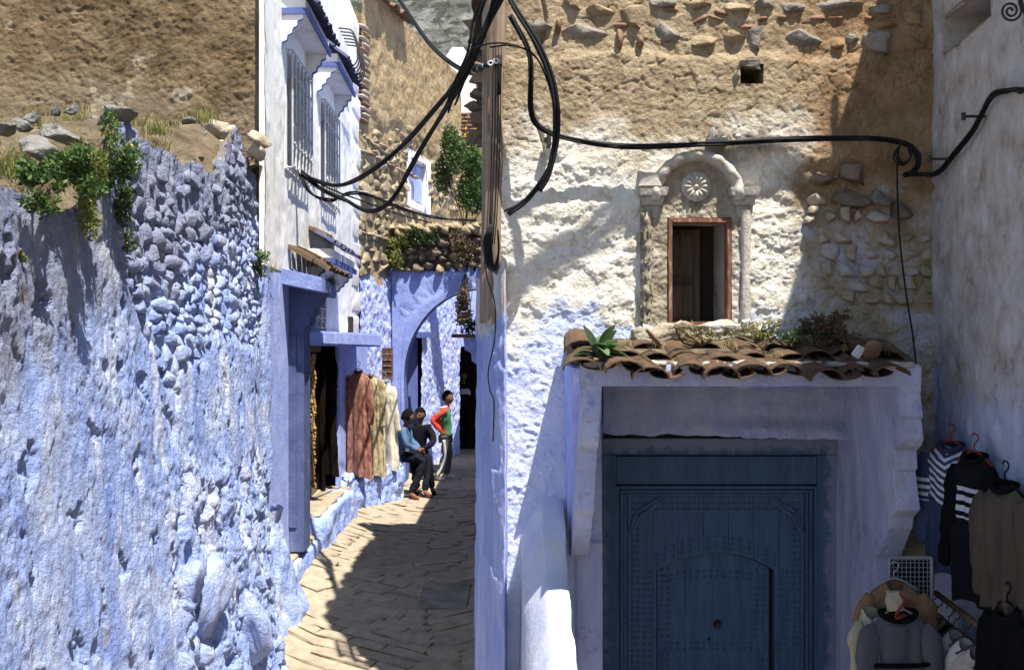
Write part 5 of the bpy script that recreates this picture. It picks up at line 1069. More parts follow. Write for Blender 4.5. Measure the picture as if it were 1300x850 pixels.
# planks of the big leaf, cut out over the wicket
wx0, wx1, wsp, wtop = dx_(834), dx_(984), dz_(724), dz_(702)
wc = (wx0 + wx1) / 2; wr = ((wx1 - wx0) / 2) ** 2 / (2 * (wtop - wsp)) + (wtop - wsp) / 2
def wz_(x): return wtop - wr + math.sqrt(max(0, wr * wr - (x - wc) ** 2))
edges = np.linspace(l0, l1, 8)
for i in range(7):
    a, c = edges[i] + .0015, edges[i + 1] - .0015
    for (q0_, q1_) in [(a, min(c, wx0)), (max(a, wx0), min(c, wx1)), (max(a, wx1), c)]:
        if q1_ - q0_ < .004: continue
        xs_ = np.linspace(q0_, q1_, 9); inside = q0_ >= wx0 - 1e-6 and q1_ <= wx1 + 1e-6
        lo_ = [(x, wz_(x)) if inside else (x, bot) for x in xs_]; poly = [(x, YD + .02, ZC + z) for x, z in lo_] + [(q1_, YD + .02, ZC + lt), (q0_, YD + .02, ZC + lt)]
        b = MB(); b.prism(poly, (0, .05, 0)); b.build("plank", DP, door)
wk = MB(); xs_ = np.linspace(wx0 + .006, wx1 - .006, 25); wicket = None
pl = np.linspace(wx0 + .012, wx1 - .024, 5)
for i in range(4):
    a, c = pl[i] + .001, pl[i + 1] - .001; q = np.linspace(a, c, 8); b = MB(); b.prism([(x, YD + .075, ZC + wz_(x) - .012) for x in q] + [(c, YD + .075, ZC + bot), (a, YD + .075, ZC + bot)], (0, .03, 0)); o_ = b.build("wicket" if wicket is None else "wicket_plank", DP, door if wicket is None else wicket)
    wicket = wicket or o_
b = MB(); b.box((wx0 - .3, YD + .11, 0), (wx1 + .3, YD + .13, ZC + wtop + .3)); b.build("dark_gap", M['dark_interior'], door)
bmS = bmesh.new(); bmesh.ops.create_uvsphere(bmS, u_segments=8, v_segments=4, radius=1); sv = np.array([v.co[:] for v in bmS.verts]); sf = [[v.index for v in f.verts] for f in bmS.faces]; bmS.free(); up_ = sv[:, 1] < .3
stud = MB(); sp = []
for x in np.linspace(l0 + .04, l1 - .04, 34):
    for k in (0, 1): sp.append((x, lt - .045 - .04 * k, YD + .02))
for x in np.linspace(wx0, wx1, 15):
    for k in (0, 1, 2): sp.append((x, wz_(x) + .035 + .036 * k, YD + .02))
for z in np.arange(lt - .14, -2.35, -.042):
    for k in (0, 1):
        sp += [(l0 + .035 + .04 * k, z, YD + .02), (l1 - .035 - .04 * k, z, YD + .02)]
        if z < wsp: sp += [(wx0 - .045 - .04 * k, z, YD + .02), (wx1 + .045 + .04 * k, z, YD + .02), (wx0 + .045 + .04 * k, z, YD + .075), (wx1 - .07 - .04 * k, z, YD + .075)]
for x in np.linspace(wx0 + .06, wx1 - .06, 16):
    for k in (0, 1): sp += [(x, wsp - .02 - .04 * k + (wz_(x) - wtop) * .4, YD + .075), (x, dz_(820) - .04 * k, YD + .075)]
for (x, z, y) in sp:
    if l0 < x < l1: stud.add(sv * np.array([.013, .011, .013]) + np.array([x, y, ZC + z]), sf)
stud.build("studs", DP, door, True, "stuff")
b = MB(); b.tube([(wc + .02, YD + .06, ZC + dz_(795)), (wc + .02, YD + .02, ZC + dz_(795))], [.03, .022], 10); b.build("keyhole_plate", M['iron'], wicket); b = MB(); b.box((wc - .05, YD + .04, ZC + dz_(815)), (wc - .03, YD + .056, ZC + dz_(812))); b.build("latch", M['iron'], wicket)

# ---- sloping parapet beside the door, catching the sun at its foot
par = thing("stair_parapet", "low white sloping parapet beside the blue door with its foot in the sun", "parapet", (.2, 5.6, 0))
prof = [(6.32, -.98), (6.12, -1.10), (5.86, -1.40), (5.5, -1.56), (5.1, -1.72), (4.6, -1.92), (4.2, -2.1)]; Py = np.array([p[0] for p in prof]); Pz = np.array([p[1] for p in prof]); yv = np.linspace(4.2, 6.32, 110); zt_ = np.interp(yv, Py[::-1], Pz[::-1]); V = []
cs = [(.045, -2.3), (.05, -1.0), (.055, -.45), (.06, -.25), (.105, -.15), (.15, -.06), (.186, -.004), (.19, 0), (.23, -.004), (.27, -.006), (.318, -.010), (.324, -.016), (.325, -.5), (.325, -1.0), (.325, -2.3)]
for y, z in zip(yv, zt_):
    for (x, dz) in cs:
        n = .010 * float(fbm(np.array([x * 6]), np.array([y * 5]), np.array([dz * 3]), 3, 371)[0]); V.append((x + n + (.012 * (6.3 - y) if x > .2 else .02 * (6.3 - y)), y, max(-.1, ZC + z + dz + n)))
part("body", V, grid_faces(len(yv), len(cs)), M['parapet'], par, True); part("end_face", V[:len(cs)], [tuple(range(len(cs)))[::-1]], M['parapet'], par)
# ---- corner post of plaster and the wooden pole
@mk('post_plaster')
def _(m):
    x, y, z = m.xyz()[0:3]; w = m.m_('MULTIPLY', m.m_('SUBTRACT', m.noise(5, 6, .65, m.sc((1, 1, .5))), .5), .5)
    up = m.ramp(m.noise(8, 7, .65, m.sc((2, 2, .3))), [(.3, (.30, .20, .13)), (.45, (.50, .46, .44)), (.7, (.62, .61, .62))])
    lo = m.ramp(m.noise(6, 6, .6, m.sc((2, 2, .2))), [(.3, (.22, .28, .56)), (.5, (.31, .37, .63)), (.72, (.48, .52, .72))])
    zz = m.m_('ADD', m.m_('ADD', z, w), m.m_('MULTIPLY', x, -.9)); col = m.mix(m.mr(zz, ZC + .18, ZC + .22), lo, up)
    peel = m.mr(m.noise(11, 6, .7, m.sc((1.5, 1.5, .5))), .66, .70); col = m.mix(m.m_('MULTIPLY', peel, .8), col, (.46, .40, .33))
    m.out(col, .88, m.bump(m.m_('ADD', m.noise(40, 6, .7), m.m_('MULTIPLY', m.noise(9, 5, .6, m.sc((2, 2, .3))), 2)), .6, .01), .2)
post = thing("corner_post", "blue plastered corner post under the wooden pole at the mouth of the alley", "post", (-.13, 6.25, 0))
nu, nv = 40, 260; t = np.linspace(0, 1, nu)[:, None]; z = np.linspace(-2.95, .43, nv)[None, :]; a = math.pi * (1.02 - t * 1.02)
wdt = .010 * sst(-.2, -2.2, z); vx = -.235 - wdt + (.205 + wdt) * t ** .9; vy = 6.52 - .37 * t - .05 * np.sin(math.pi * t) + .20 * sst(.93, 1., t) + .03 * np.sin(z * .9); n = .010 * fbm(vx * 6, vy * 6 + z * .0, z * 2, 4, 381) + .006 * fbm(vx * 14, vy * 14, z * 9, 3, 382) - .012 * sst(.20, .3, fbm(vx * 4, vy * 4, z * 2.2, 3, 383))
part("shaft", np.stack([vx - n * .6, vy - n * .8, ZC + z + .10 * sst(.1, .43, z) * fbm(vx * 12, vx * 0, vx * 0, 3, 384)], -1).reshape(-1, 3), grid_faces(nu, nv), M['post_plaster'], post, True)
pole = thing("wooden_pole", "weathered square wooden utility pole carrying black cables at the corner", "pole", (-.12, 6.2, ZC + .3))
nu, nv = 40, 120; t = np.linspace(0, 2 * math.pi, nu)[:, None]; z = np.linspace(.1, 3.6, nv)[None, :]; s_ = np.cos(t); c_ = np.sin(t); q = (np.abs(s_) ** 5 + np.abs(c_) ** 5) ** (-1 / 5.); hw = .074 - .005 * z; cx_ = -.122 + .016 * z
r_ = q * hw * (1 + .03 * fbm(t * 2.2, z * .6, z * 0, 3, 391)) - .010 * np.exp(-((t - 4.75) / .05) ** 2)
ro = math.radians(-28); px_ = r_ * s_ * math.cos(ro) - r_ * c_ * math.sin(ro); py_ = r_ * s_ * math.sin(ro) + r_ * c_ * math.cos(ro)
part("shaft", np.stack([cx_ + px_, 6.36 + py_ + 0 * z, ZC + z + 0 * t], -1).reshape(-1, 3), grid_faces(nu, nv), M['pole_wood'], pole, True)

# ------------------------------------------------------------------ right wall in shade
def XR(Y): return 2.667 - .09 * (6.3 - Y)
rwall = thing("side_house", "shaded whitewashed house wall hung with clothes beside the blue door", "house", (2.6, 5, 0))
udr = unit((-.09, -1, 0)); nr = np.array([udr[1], -udr[0], 0]); nr = nr if nr[0] < 0 else -nr
def dr_f(u, z): return .02 * fbm(u * 1.2, z * 1.2, u * 0, 3, 401) + .006 * fbm(u * 6, z * 6, u * 0, 4, 402) + .004 * fbm(u * 22, z * 22, u * 0, 3, 403) - .012 * sst(.3, .4, fbm(u * 5, z * 4, u * 0, 3, 404))
sl0, sl1 = (6.3 - 6.10) * 1.004, (6.3 - 5.36) * 1.004
sheet("wall", rwall, M['right_plaster'], (XR(6.36), 6.36), udr, 6.5, (-2.95, 3.46), .016, dr_f, [(sl0 + .06, sl1 + .06, 1.74, 1.97)], normal=nr)
b = MB(); b.hexa([(3.1, 7.0, 0), (3.1 - .65, -.2, 0), (8, -.2, 0), (8, 7, 0), (3.1, 7.0, ZC + 3.44), (3.1 - .65, -.2, ZC + 3.44), (8, -.2, ZC + 3.44), (8, 7, ZC + 3.44)]); b.build("wall_core", M['right_plaster'], rwall)
b = MB(); b.hexa([(XR(6.4) + .02, 6.4, ZC + 3.36), (XR(-.2) + .02, -.2, ZC + 3.36), (3.2, -.2, ZC + 3.36), (3.9, 6.4, ZC + 3.36), (XR(6.4) + .02, 6.4, ZC + 3.45), (XR(-.2) + .02, -.2, ZC + 3.45), (3.2, -.2, ZC + 3.45), (3.9, 6.4, ZC + 3.45)]); b.build("coping", M['right_plaster'], rwall)
b = MB()
def onr(Y, p, z): return np.array([XR(Y) - p, Y, ZC + z])
for (pa, pb) in (((6.10, 1.74), (5.36, 1.74)), ((5.36, 1.97), (6.10, 1.97)), ((6.10, 1.97), (6.10, 1.74)), ((5.36, 1.74), (5.36, 1.97))):
    A, B = onr(pa[0], .005, pa[1]), onr(pb[0], .005, pb[1]); b.add([A, B, B + np.array([.35, 0, 0]), A + np.array([.35, 0, 0])], [(0, 1, 2, 3)])
b.add([onr(6.1, -.34, 1.74), onr(5.36, -.34, 1.74), onr(5.36, -.34, 1.97), onr(6.1, -.34, 1.97)], [(0, 1, 2, 3)]); b.build("slot_window", M['right_plaster'], rwall)
# ------------------------------------------------------------------ cables and ironwork
def cable(label, pts, r=.012, strands=1, seed=0, mat='cable', name="cable", group="black cables on the pole", twist=3., n=8, cat="cable"):
    path = spline(pts, n); r = r * .80; t = thing(name, label, cat, path[0], group); rg = np.random.default_rng(seed); m_ = len(path); s = np.linspace(0, 1, m_)
    for k in range(strands):
        off = np.zeros((m_, 3))
        if strands > 1:
            ph = 2 * math.pi * k / strands; rr = r * (1.05 if strands < 4 else 1.5); L = np.linalg.norm(np.diff(path, axis=0), axis=1).sum(); a = ph + s * L * twist + .5 * np.sin(s * 7 + k)
            T = np.gradient(path, axis=0); T /= np.linalg.norm(T, axis=1)[:, None]; e1 = np.cross(T, (0.3, .2, .93)); e1 /= np.linalg.norm(e1, axis=1)[:, None]; e2 = np.cross(T, e1); off = rr * (np.cos(a)[:, None] * e1 + np.sin(a)[:, None] * e2)
        b = MB(); b.tube(path + off, r, 6); b.build("strand", M[mat], t, True)
    return t
Q = lambda lst: [P(*q) for q in lst]
cable("main black cable bundle running along the stucco front to the inner corner", Q([(648, 20, 6.1), (672, 70, 6.08), (674, 140, 6.1), (690, 165, 6.14), (730, 178, 6.18), (800, 186, 6.2), (900, 183, 6.19), (1000, 177, 6.2), (1100, 176, 6.2), (1145, 181, 6.2), (1160, 190, 6.18), (1166, 205, 6.16), (1160, 218, 6.14), (1148, 222, 6.12)]), .0095, 4, 1)
cable("heavy black cable looping out from the pole top and hanging cut off", Q([(632, -30, 6.05), (655, 12, 6.0), (685, 60, 5.98), (703, 110, 5.98), (707, 165, 5.99), (698, 215, 6.0), (685, 243, 6.02)]), .013, 2, 2)
cable("second black loop hanging beside the heavy cable with a loose end", Q([(650, 5, 6.04), (683, 62, 6.0), (702, 112, 6.0), (705, 170, 6.01), (698, 210, 6.02), (672, 250, 6.05), (645, 272, 6.07)]), .011, 2, 3)
cable("thin black cable curling from the loop back to the pole", Q([(622, 60, 6.06), (650, 58, 6.03), (680, 72, 6.0), (700, 120, 6.0), (706, 180, 6.0), (690, 232, 6.03), (660, 258, 6.06), (640, 268, 6.08)]), .008, 1, 4)
cable("thin cable leaving the pole sideways into the loop", Q([(600, 62, 6.12), (625, 55, 6.06), (655, 58, 6.03), (682, 75, 6.01), (697, 108, 6.0)]), .007, 1, 5)
cable("pair of cables strung from the pole down to the white house", Q([(640, -10, 6.0), (612, 45, 6.3), (588, 90, 6.8), (560, 128, 7.4), (520, 175, 8.2), (470, 218, 8.8), (430, 235, 9.2), (398, 228, 9.5), (378, 215, 9.6)]), .014, 3, 6)
cable("slack cable bundle sagging deeper between pole and white house", Q([(640, -25, 6.0), (606, 62, 6.4), (580, 115, 6.9), (548, 165, 7.6), (520, 215, 8.3), (495, 256, 8.8), (470, 268, 9.1), (440, 255, 9.3), (405, 238, 9.5), (380, 218, 9.6)]), .014, 3, 7)
cable("lower cable looping from the white house window towards the arch", Q([(378, 215, 9.6), (395, 245, 9.5), (420, 254, 9.5), (445, 245, 9.7), (475, 250, 10.2), (520, 268, 11.5), (560, 277, 13), (605, 280, 14.5)]), .013, 2, 8)
cable("thin cable running on from the window bundle along the stone house", Q([(380, 218, 9.6), (420, 240, 9.5), (460, 255, 10), (500, 270, 11.5), (548, 283, 13.5)]), .010, 1, 9)
cable("taped thick cable coming over the roofs to a clamp on the pole", Q([(488, -30, 9.0), (515, 12, 8.6), (545, 55, 8.0), (575, 82, 7.3), (598, 90, 6.7), (620, 82, 6.3), (634, 77, 6.25)]), .022, 1, 10)
for i, (dx, dy) in enumerate(((0, 0), (-6, 5), (6, 4), (-3, 9))):
    cable("black cable hanging in the tangle at the head of the pole", Q([(625 + dx, -25, 6.1), (610 + dx * 1.5, 20 + dy, 6.15), (600 + dx, 60 + dy, 6.2), (585 + dx, 95 + dy, 6.4), (572 + dx, 125 + dy * 2, 6.6)]), .010, 1, 20 + i, group="tangled cables at the pole head")
for i in range(4):
    cable("thin wire stapled down the face of the wooden pole", Q([(626 + i * 3.5, 60, 6.262), (625 + i * 3.4, 160, 6.258), (622 + i * 3.2, 260, 6.254), (620 + i * 2.5, 310, 6.25)]), .0045, 1, 30 + i, group="wires down the pole", n=5)
cable("black drop cable in a bracket on the pole face", Q([(634, 78, 6.255), (633, 120, 6.25)]), .016, 1, 40)
for i in range(5):
    cable("coil of spare black cable hanging on the lower pole", Q([(622 + i, 285, 6.23), (615 + 2 * i, 305, 6.2), (618 + 2 * i, 335, 6.2), (626 + i, 342, 6.2), (633, 320, 6.21), (632, 292, 6.23)]), .008, 1, 50 + i, group="spare cable coil on the pole", n=6)
cable("thin wire wandering down the blue corner post", Q([(612, 300, 6.08), (618, 350, 6.07), (628, 385, 6.08), (628, 430, 6.09), (620, 470, 6.09), (622, 495, 6.09), (627, 510, 6.10), (626, 560, 6.1)]), .006, 1, 60)
cable("thin black cable dropping from the corner knot down to the hood roof", Q([(1140, 190, 6.2), (1139, 230, 6.2), (1142, 300, 6.2), (1150, 370, 6.2), (1158, 420, 6.2), (1164, 470, 6.1)]), .007, 1, 61)
for i in range(3):
    cable("looped cable end in the knot at the inner corner", Q([(1143, 183, 6.17), (1140 - 3 * i, 196 + 2 * i, 6.15), (1146, 206 + 2 * i, 6.14), (1156, 200, 6.14), (1153 + 3 * i, 186, 6.15), (1168, 195 + 3 * i, 6.13), (1165, 214, 6.12)]), .007, 1, 63 + i, group="cable knot in the corner", n=6)
cable("twisted black cable climbing the shaded side wall on iron pegs", [P(1152, 220, 6.12), onr(6.1, .10, (430 - 222) / F * 6.1), onr(6.0, .06, (430 - 217) / F * 6.0), onr(5.8, .05, 1.07), onr(5.5, .05, 1.15), onr(5.25, .05, 1.27), onr(5.0, .05, 1.25), onr(4.75, .05, 1.20), onr(4.4, .05, 1.30)], .011, 3, 70)
for (Yq, z) in ((5.98, 1.08), (5.42, 1.21)):
    t = thing("iron_peg", "iron peg holding the twisted cable on the side wall", "peg", onr(Yq, 0, z), "iron pegs on the side wall"); b = MB(); b.tube([onr(Yq, -.05, z), onr(Yq, .14, z)], .008, 6); b.build("shank", M['iron'], t); b = MB(); b.tube([onr(Yq, .13, z - .02), onr(Yq, .13, z + .02)], .012, 6); b.build("head", M['iron'], t)
# thick bundle overhead that throws its shadow on the stucco front
def from_shadow(x, y, t): return np.array([fx(x), YF, ZC + fz(y)]) + np.array([.70, -1.0, 2.8]) * t
cable("thick overhead cable bundle crossing between the side house roof and the pole", [from_shadow(1060, 262, 1.03), from_shadow(1015, 222, 1.04), from_shadow(975, 205, 1.05), from_shadow(930, 208, 1.06), from_shadow(800, 264, 1.06), from_shadow(730, 312, 1.06), from_shadow(640, 362, 1.06), from_shadow(560, 395, 1.05)], .026, 4, 80, twist=1.2)
t = thing("iron_mast", "iron pipe mast on the roof edge of the side house carrying the overhead bundle", "mast", onr(5.27, -.06, 3.4)); b = MB(); p_ = from_shadow(1060, 262, 1.03); b.tube([np.array([p_[0], p_[1], ZC + 3.3]), np.array([p_[0], p_[1], ZC + 4.4])], .025, 8); b.build("pipe", M['iron'], t)
# scrolled iron bracket, fuse clip on the wall
t = thing("scroll_bracket", "scrolled wrought iron lamp bracket on the side wall", "bracket", onr(4.9, 0, 1.6)); b = MB()
cs_ = P(1283, 14, 4.85); th_ = np.linspace(0, 4.2 * math.pi, 60); rr = .008 + .046 * th_ / th_[-1]; pts = np.stack([cs_[0] + rr * np.cos(th_), 0 * th_ + cs_[1], cs_[2] + rr * np.sin(th_)], 1); b.tube(pts, .006, 6); b.build("scroll", M['iron'], t, True)
b = MB(); b.tube(spline([pts[-1], P(1296, 0, 4.85), P(1310, 40, 4.85), P(1318, -30, 4.85), onr(4.85, -.03, 1.75)], 8), .007, 6); b.tube(spline([P(1290, 112, 4.9), P(1296, 118, 4.9), P(1306, 105, 4.9), onr(4.9, -.02, 1.22)], 6), .007, 6); b.build("arm", M['iron'], t, True)
t = thing("cable_clip", "broken grey insulator stub on the stucco above the arch moulding", "insulator", (fx(908), YF, ZC + fz(172))); b = MB(); b.box((fx(898), YF - .05, ZC + fz(183)), (fx(922), YF + .02, ZC + fz(176)), .004); b.tube([(fx(903), YF - .03, ZC + fz(176)), (fx(903), YF - .03, ZC + fz(163))], .018, 6); b.tube([(fx(913), YF - .03, ZC + fz(176)), (fx(913), YF - .03, ZC + fz(166))], .014, 6); b.build("stub", M['cement'], t)
t = thing("cable_clip", "small black cable clip on the stucco beside the loop", "clip", (fx(697), YF - .05, ZC + fz(180))); b = MB(); b.box((fx(694), YF - .10, ZC + fz(188)), (fx(699), YF + .01, ZC + fz(172))); b.box((fx(690), YF - .09, ZC + fz(182)), (fx(694), YF - .02, ZC + fz(178))); b.build("clip", M['iron'], t)
t = thing("pole_clamp", "galvanised clamp with chain links on the pole face", "clamp", P(633, 76, 6.1)); b = MB()
for i in range(5): q = P(602 + i * 7, 90 - i * 3.2, 6.6 - i * .12); b.tube(spline([q + np.array([.018, 0, 0]), q + np.array([0, 0, .014]), q - np.array([.018, 0, 0]), q - np.array([0, 0, .014]), q + np.array([.018, 0, 0])], 3), .006, 4, False)
b.build("links", M['white_iron'], t, False, "stuff"); b = MB(); b.box(P(631, 80, 6.25) - .008, P(636, 74, 6.28) + .008); b.build("plate", M['iron'], t)

# ------------------------------------------------------------------ clothes
def garment(name, label, cat, loc, rot, W=.24, L=.62, mat='grey_knit', sl=.5, slmat=None, hem=1.0, neck=.07, depth=.048, folds=.013, group=None, hook='red_plastic', collar=None, seed=0, band=None, splay=.055, waist=.92):
    """a garment on a hanger: loc is the neck point, rot the heading of its front"""
    r = np.random.default_rng(seed); t = bpy.data.objects.new(name, None); COL.objects.link(t); t.location = tuple(loc); t.rotation_euler = (0, 0, rot); tag(t, label, cat, group); OFF[t.name] = np.zeros(3); ph = r.random(6) * 6.28
    nv, nt = 44, 56; v = np.concatenate([np.linspace(0, .13, 10), np.linspace(.15, 1, nv - 10)])[:, None]; a = np.linspace(0, 2 * math.pi, nt)[None, :]
    sh_ = sst(0, .12, v); w = neck + (W - neck) * sh_ ** .6; w = w * (1 - (1 - waist) * sst(.25, .55, v)) * (1 + (hem - 1) * sst(.4, 1, v)); dep = .035 + (depth - .035) * sh_ * (1 - .3 * v)
    fd = folds * v ** .7 * (np.sin(a * 5 + ph[0] + 2 * v) + .7 * np.sin(a * 9 + ph[1] - 3 * v) + .5 * np.sin(a * 14 + ph[2])); ca, sa = np.cos(a), np.sin(a)
    x = (w + fd * .6) * np.sign(ca) * np.abs(ca) ** .85; y = (dep + fd) * np.sign(sa) * np.abs(sa) ** .8; z = -L * v - .035 * sh_ * np.abs(x) / W + .008 * np.sin(a * 3 + ph[3]) * v
    z = z - .05 * (1 - sh_) * (sa < 0) * np.abs(sa); cr = .014 * sh_ * (fbm(x * 7 + seed, z * 3.2, y * 0 + sa, 3, seed) + .6 * fbm(x * 16, z * 9 + x * 8, y * 0 + sa, 2, seed + 3, ridged=True) - .4); y = y + np.sign(sa) * cr; x = x + .5 * cr
    part("body", np.stack([x, y, z + 0 * a], -1).reshape(-1, 3), grid_faces(nv, nt)[:, ::-1], M[mat], t, True)
    if sl:
        for s in (-1, 1):
            k = 24; q = np.linspace(0, 1, k); cx = s * (W * .84 + splay * q ** .8 + .02 * np.sin(q * 4 + ph[4])); cz = -.065 - sl * q; cy = -.012 - .02 * np.sin(q * 3); ra = (.030 + .042 * sst(0, .14, q) - .028 * q) * (1 + .07 * np.sin(q * 19 + ph[5] + s) + .04 * np.sin(q * 41 + s)); b = MB(); b.tube(np.stack([cx, cy, cz], 1), ra, 14, True); b.V[0][:, 1] = (b.V[0][:, 1] + .02) * .45 - .02; b.V[0] += .006 * np.stack([fbm(b.V[0][:, 0] * 18, b.V[0][:, 1] * 18, b.V[0][:, 2] * 12, 2, seed)] * 3, 1); o = b.build("sleeve", M[slmat or mat], t, True)
    if band: b = MB(); b.tube([(W * .93 * math.cos(q), (depth * .9) * math.sin(q), -L + .03) for q in np.linspace(0, 2 * math.pi, 30)], .012, 6, False); b.build("hem_band", M[band], t, True)
    if collar:
        b = MB(); b.tube([((neck + .012) * math.cos(q), .040 * math.sin(q), .0 - .04 * (math.sin(q) < 0) * abs(math.sin(q))) for q in np.linspace(0, 2 * math.pi, 24)], .016, 8, False); b.build("collar", M[collar], t, True)
    if hook: b = MB(); b.tube(spline([(-W * .8, 0, -.045), (0, 0, .02), (W * .8, 0, -.045)], 6), .006, 6); b.tube(spline([(0, 0, .02), (0, 0, .055), (.022, 0, .075), (.026, 0, .10), (.0, 0, .115), (-.016, 0, .10)], 6), .004, 6); b.build("hanger", M[hook], t, True)
    return t
gw = "clothes hung on the side wall"
garment("striped_jumper", "navy jumper with white chevron stripes hung on the side wall by a red hanger", "jumper", onr(5.70, .10, -.60), -1.10, .175, .74, 'striped_knit', .52, 'striped_sleeve', 1.0, .06, group=gw, seed=1, collar='navy_cloth')
garment("black_jumper", "black jumper with three white chest stripes on the side wall", "jumper", onr(5.34, .10, -.62), -1.3, .165, .78, 'black_striped', .56, 'black_cloth', 1.0, .06, group=gw, seed=2, collar='black_cloth')
garment("brown_cardigan", "brown knitted cardigan hung beside the black jumper", "cardigan", onr(4.96, .09, -.72), -1.4, .165, .62, 'brown_knit', .52, None, 1.0, .06, group=gw, hook='black_cloth', seed=3, collar='black_cloth')
garment("dark_coat", "long black coat hung low on the side wall under the cardigan", "coat", onr(4.86, .12, -1.30), -1.45, .17, 1.0, 'black_cloth', .6, None, 1.1, .06, group=gw, hook='black_cloth', seed=4)
garment("grey_jumper", "grey wool jumper with dark band hung in front of the tan jacket", "jumper", P(1140, 776, 5.42) , .05, .165, .62, 'grey_knit', .50, None, 1.0, .085, group=gw, hook='white_plastic', seed=5, collar='black_cloth', splay=.05)
garment("tan_jacket", "tan jacket hanging behind the grey jumper by the door hood", "jacket", P(1135, 738, 5.62), .05, .175, .75, 'tan_cloth', .60, None, 1.05, .05, group=gw, hook='white_plastic', seed=6, splay=.04)
garment("cream_pullover", "ribbed cream pullover half hidden behind the grey jumper", "pullover", P(1104, 772, 5.50), .2, .06, .55, 'knit_cream', .5, None, 1.0, .04, group=gw, hook=None, seed=7)
b = MB(); gj = [o for o in bpy.data.objects if o.name == "grey_jumper"][0]
b.tube([(.195 * math.cos(q), .062 * math.sin(q), -.275) for q in np.linspace(0, 2 * math.pi, 30)], .013, 6, False); b.build("chest_band", M['black_cloth'], gj, True)
# bright knot of red and cream caps at the jumper's neck
t = thing("knitted_cap", "cream knitted cap with red trim tucked in the neck of the grey jumper", "cap", P(1134, 762, 5.36)); rough_box("crown", t, M['knit_cream'], P(1126, 775, 5.37) - np.array([0, .03, 0]), P(1145, 750, 5.36) + np.array([0, .03, 0]), 8, .012, 711, 20); b = MB(); b.tube(spline([P(1142, 752, 5.33), P(1148, 763, 5.33), P(1140, 775, 5.33), P(1138, 784, 5.33), P(1150, 780, 5.33)], 6), .007, 6); b.build("trim", M['red_plastic'], t, True)
# wire crate hung over the jackets
t = thing("wire_rack", "white framed wire mesh rack leaning above the tan jacket", "rack", P(1155, 760, 5.75)); Yq = 5.75; b = MB(); x0, x1, y0, y1 = 1129, 1183, 708, 790
for (pa, pb) in (((x0, y0), (x1, y0)), ((x1, y0), (x1, y1)), ((x1, y1), (x0, y1)), ((x0, y1), (x0, y0))): b.tube([P(*pa, Yq), P(*pb, Yq)], .011, 4)
b.build("frame", M['white_plastic'], t); b = MB()
for x in np.linspace(x0, x1, 11)[1:-1]: b.tube([P(x, y0, Yq + .005), P(x, y1, Yq + .005)], .0025, 4)
for y in np.linspace(y0, y1, 15)[1:-1]: b.tube([P(x0, y, Yq + .008), P(x1, y, Yq + .008)], .0025, 4)
b.build("mesh", M['white_plastic'], t)
b = MB(); b.box(P(x0, y1, Yq + .06), P(x1, y0, Yq + .07)); b.build("backing", M['charcoal'], t)
t = thing("hanging_rail", "sloping wooden rail with dresses hung on it, against the side wall", "rail", onr(5.9, .1, -1.6)); ra_, rb_ = P(1188, 752, 5.85), P(1275, 818, 4.95); b = MB(); b.tube([ra_, rb_], .017, 8); b.build("pole", M['rail_wood'], t, True)
for i, (q, mt, W, L, lb) in enumerate(((.06, 'yellow_dress', .10, .8, "yellow flowered dress at the wall end of the wooden rail"), (.25, 'black_cloth', .08, .7, "thin black dress on the wooden rail"), (.34, 'pink_dress', .10, .8, "pale pink flowered dress on the wooden rail"), (.50, 'white_cloth', .10, .8, "plain off-white blouse on the wooden rail"), (.66, 'pink_dress', .13, .8, "broad cream-pink dress on the wooden rail"), (.9, 'cream_cloth', .13, .8, "cream dress at the free end of the wooden rail"))):
    garment("hanging_dress", lb, "dress", ra_ + (rb_ - ra_) * q + np.array([-.02, -.02, -.12]), -.6 + .15 * math.sin(i), W, L, mt, 0, None, 1.35, .03, .05, .016, "dresses on the rail", 'iron', None, 20 + i)
# robes outside the shop
gr = "robes hung outside the shop"
def robe(x, y, Yq, mt, lb, W, L, rot, seed): garment("hanging_robe", lb, "robe", P(x, y, Yq), rot, W, L, mt, .62, None, 1.15, .05, .07, .020, gr, 'white_plastic', None, seed, None, .05, 1.0)
robe(455, 470, 12.75, 'robe_rose', "rose red patterned robe, first in the row beside the shop doorway", .155, 1.34, -.35, 41); robe(471, 476, 13.2, 'robe_gold', "golden patterned robe hanging between the red and the cream robe", .165, 1.30, -.35, 42); robe(488, 484, 13.7, 'cream_cloth', "plain cream robe next to the boys, last in the row", .17, 1.18, -.3, 43)
garment("hanging_robe", "dark patterned textile hung on the open shop door leaf", "robe", (-2.30, 11.2, ZC - .15), -.45, .24, 1.5, 'rug_dark', 0, None, 1.1, .18, .05, .02, gr, None, None, 44)
garment("hanging_robe", "dark red-brown shawl hung further inside the shop doorway", "robe", (-2.34, 12.1, ZC - .12), -.45, .26, 1.5, 'rug_dark', 0, None, 1.1, .2, .05, .02, gr, None, None, 45)
t = thing("bead_string", "string of amber and red beads hanging beside the shop door post", "bead string", P(396, 620, 9.85)); bm_ = bmesh.new(); bmesh.ops.create_icosphere(bm_, subdivisions=1, radius=.014); bv = np.array([v.co[:] for v in bm_.verts]); bf = [[v.index for v in f.verts] for f in bm_.faces]; bm_.free(); b = MB()
for k in range(3):
    for i in range(62): b.add(bv * (1 + .3 * rng.normal()) + P(394 + k * 2.6 + math.sin(i * .5 + k), 450 + i * 2.75, 9.84), bf)
b.build("beads", M['bead'], t, True, "stuff")
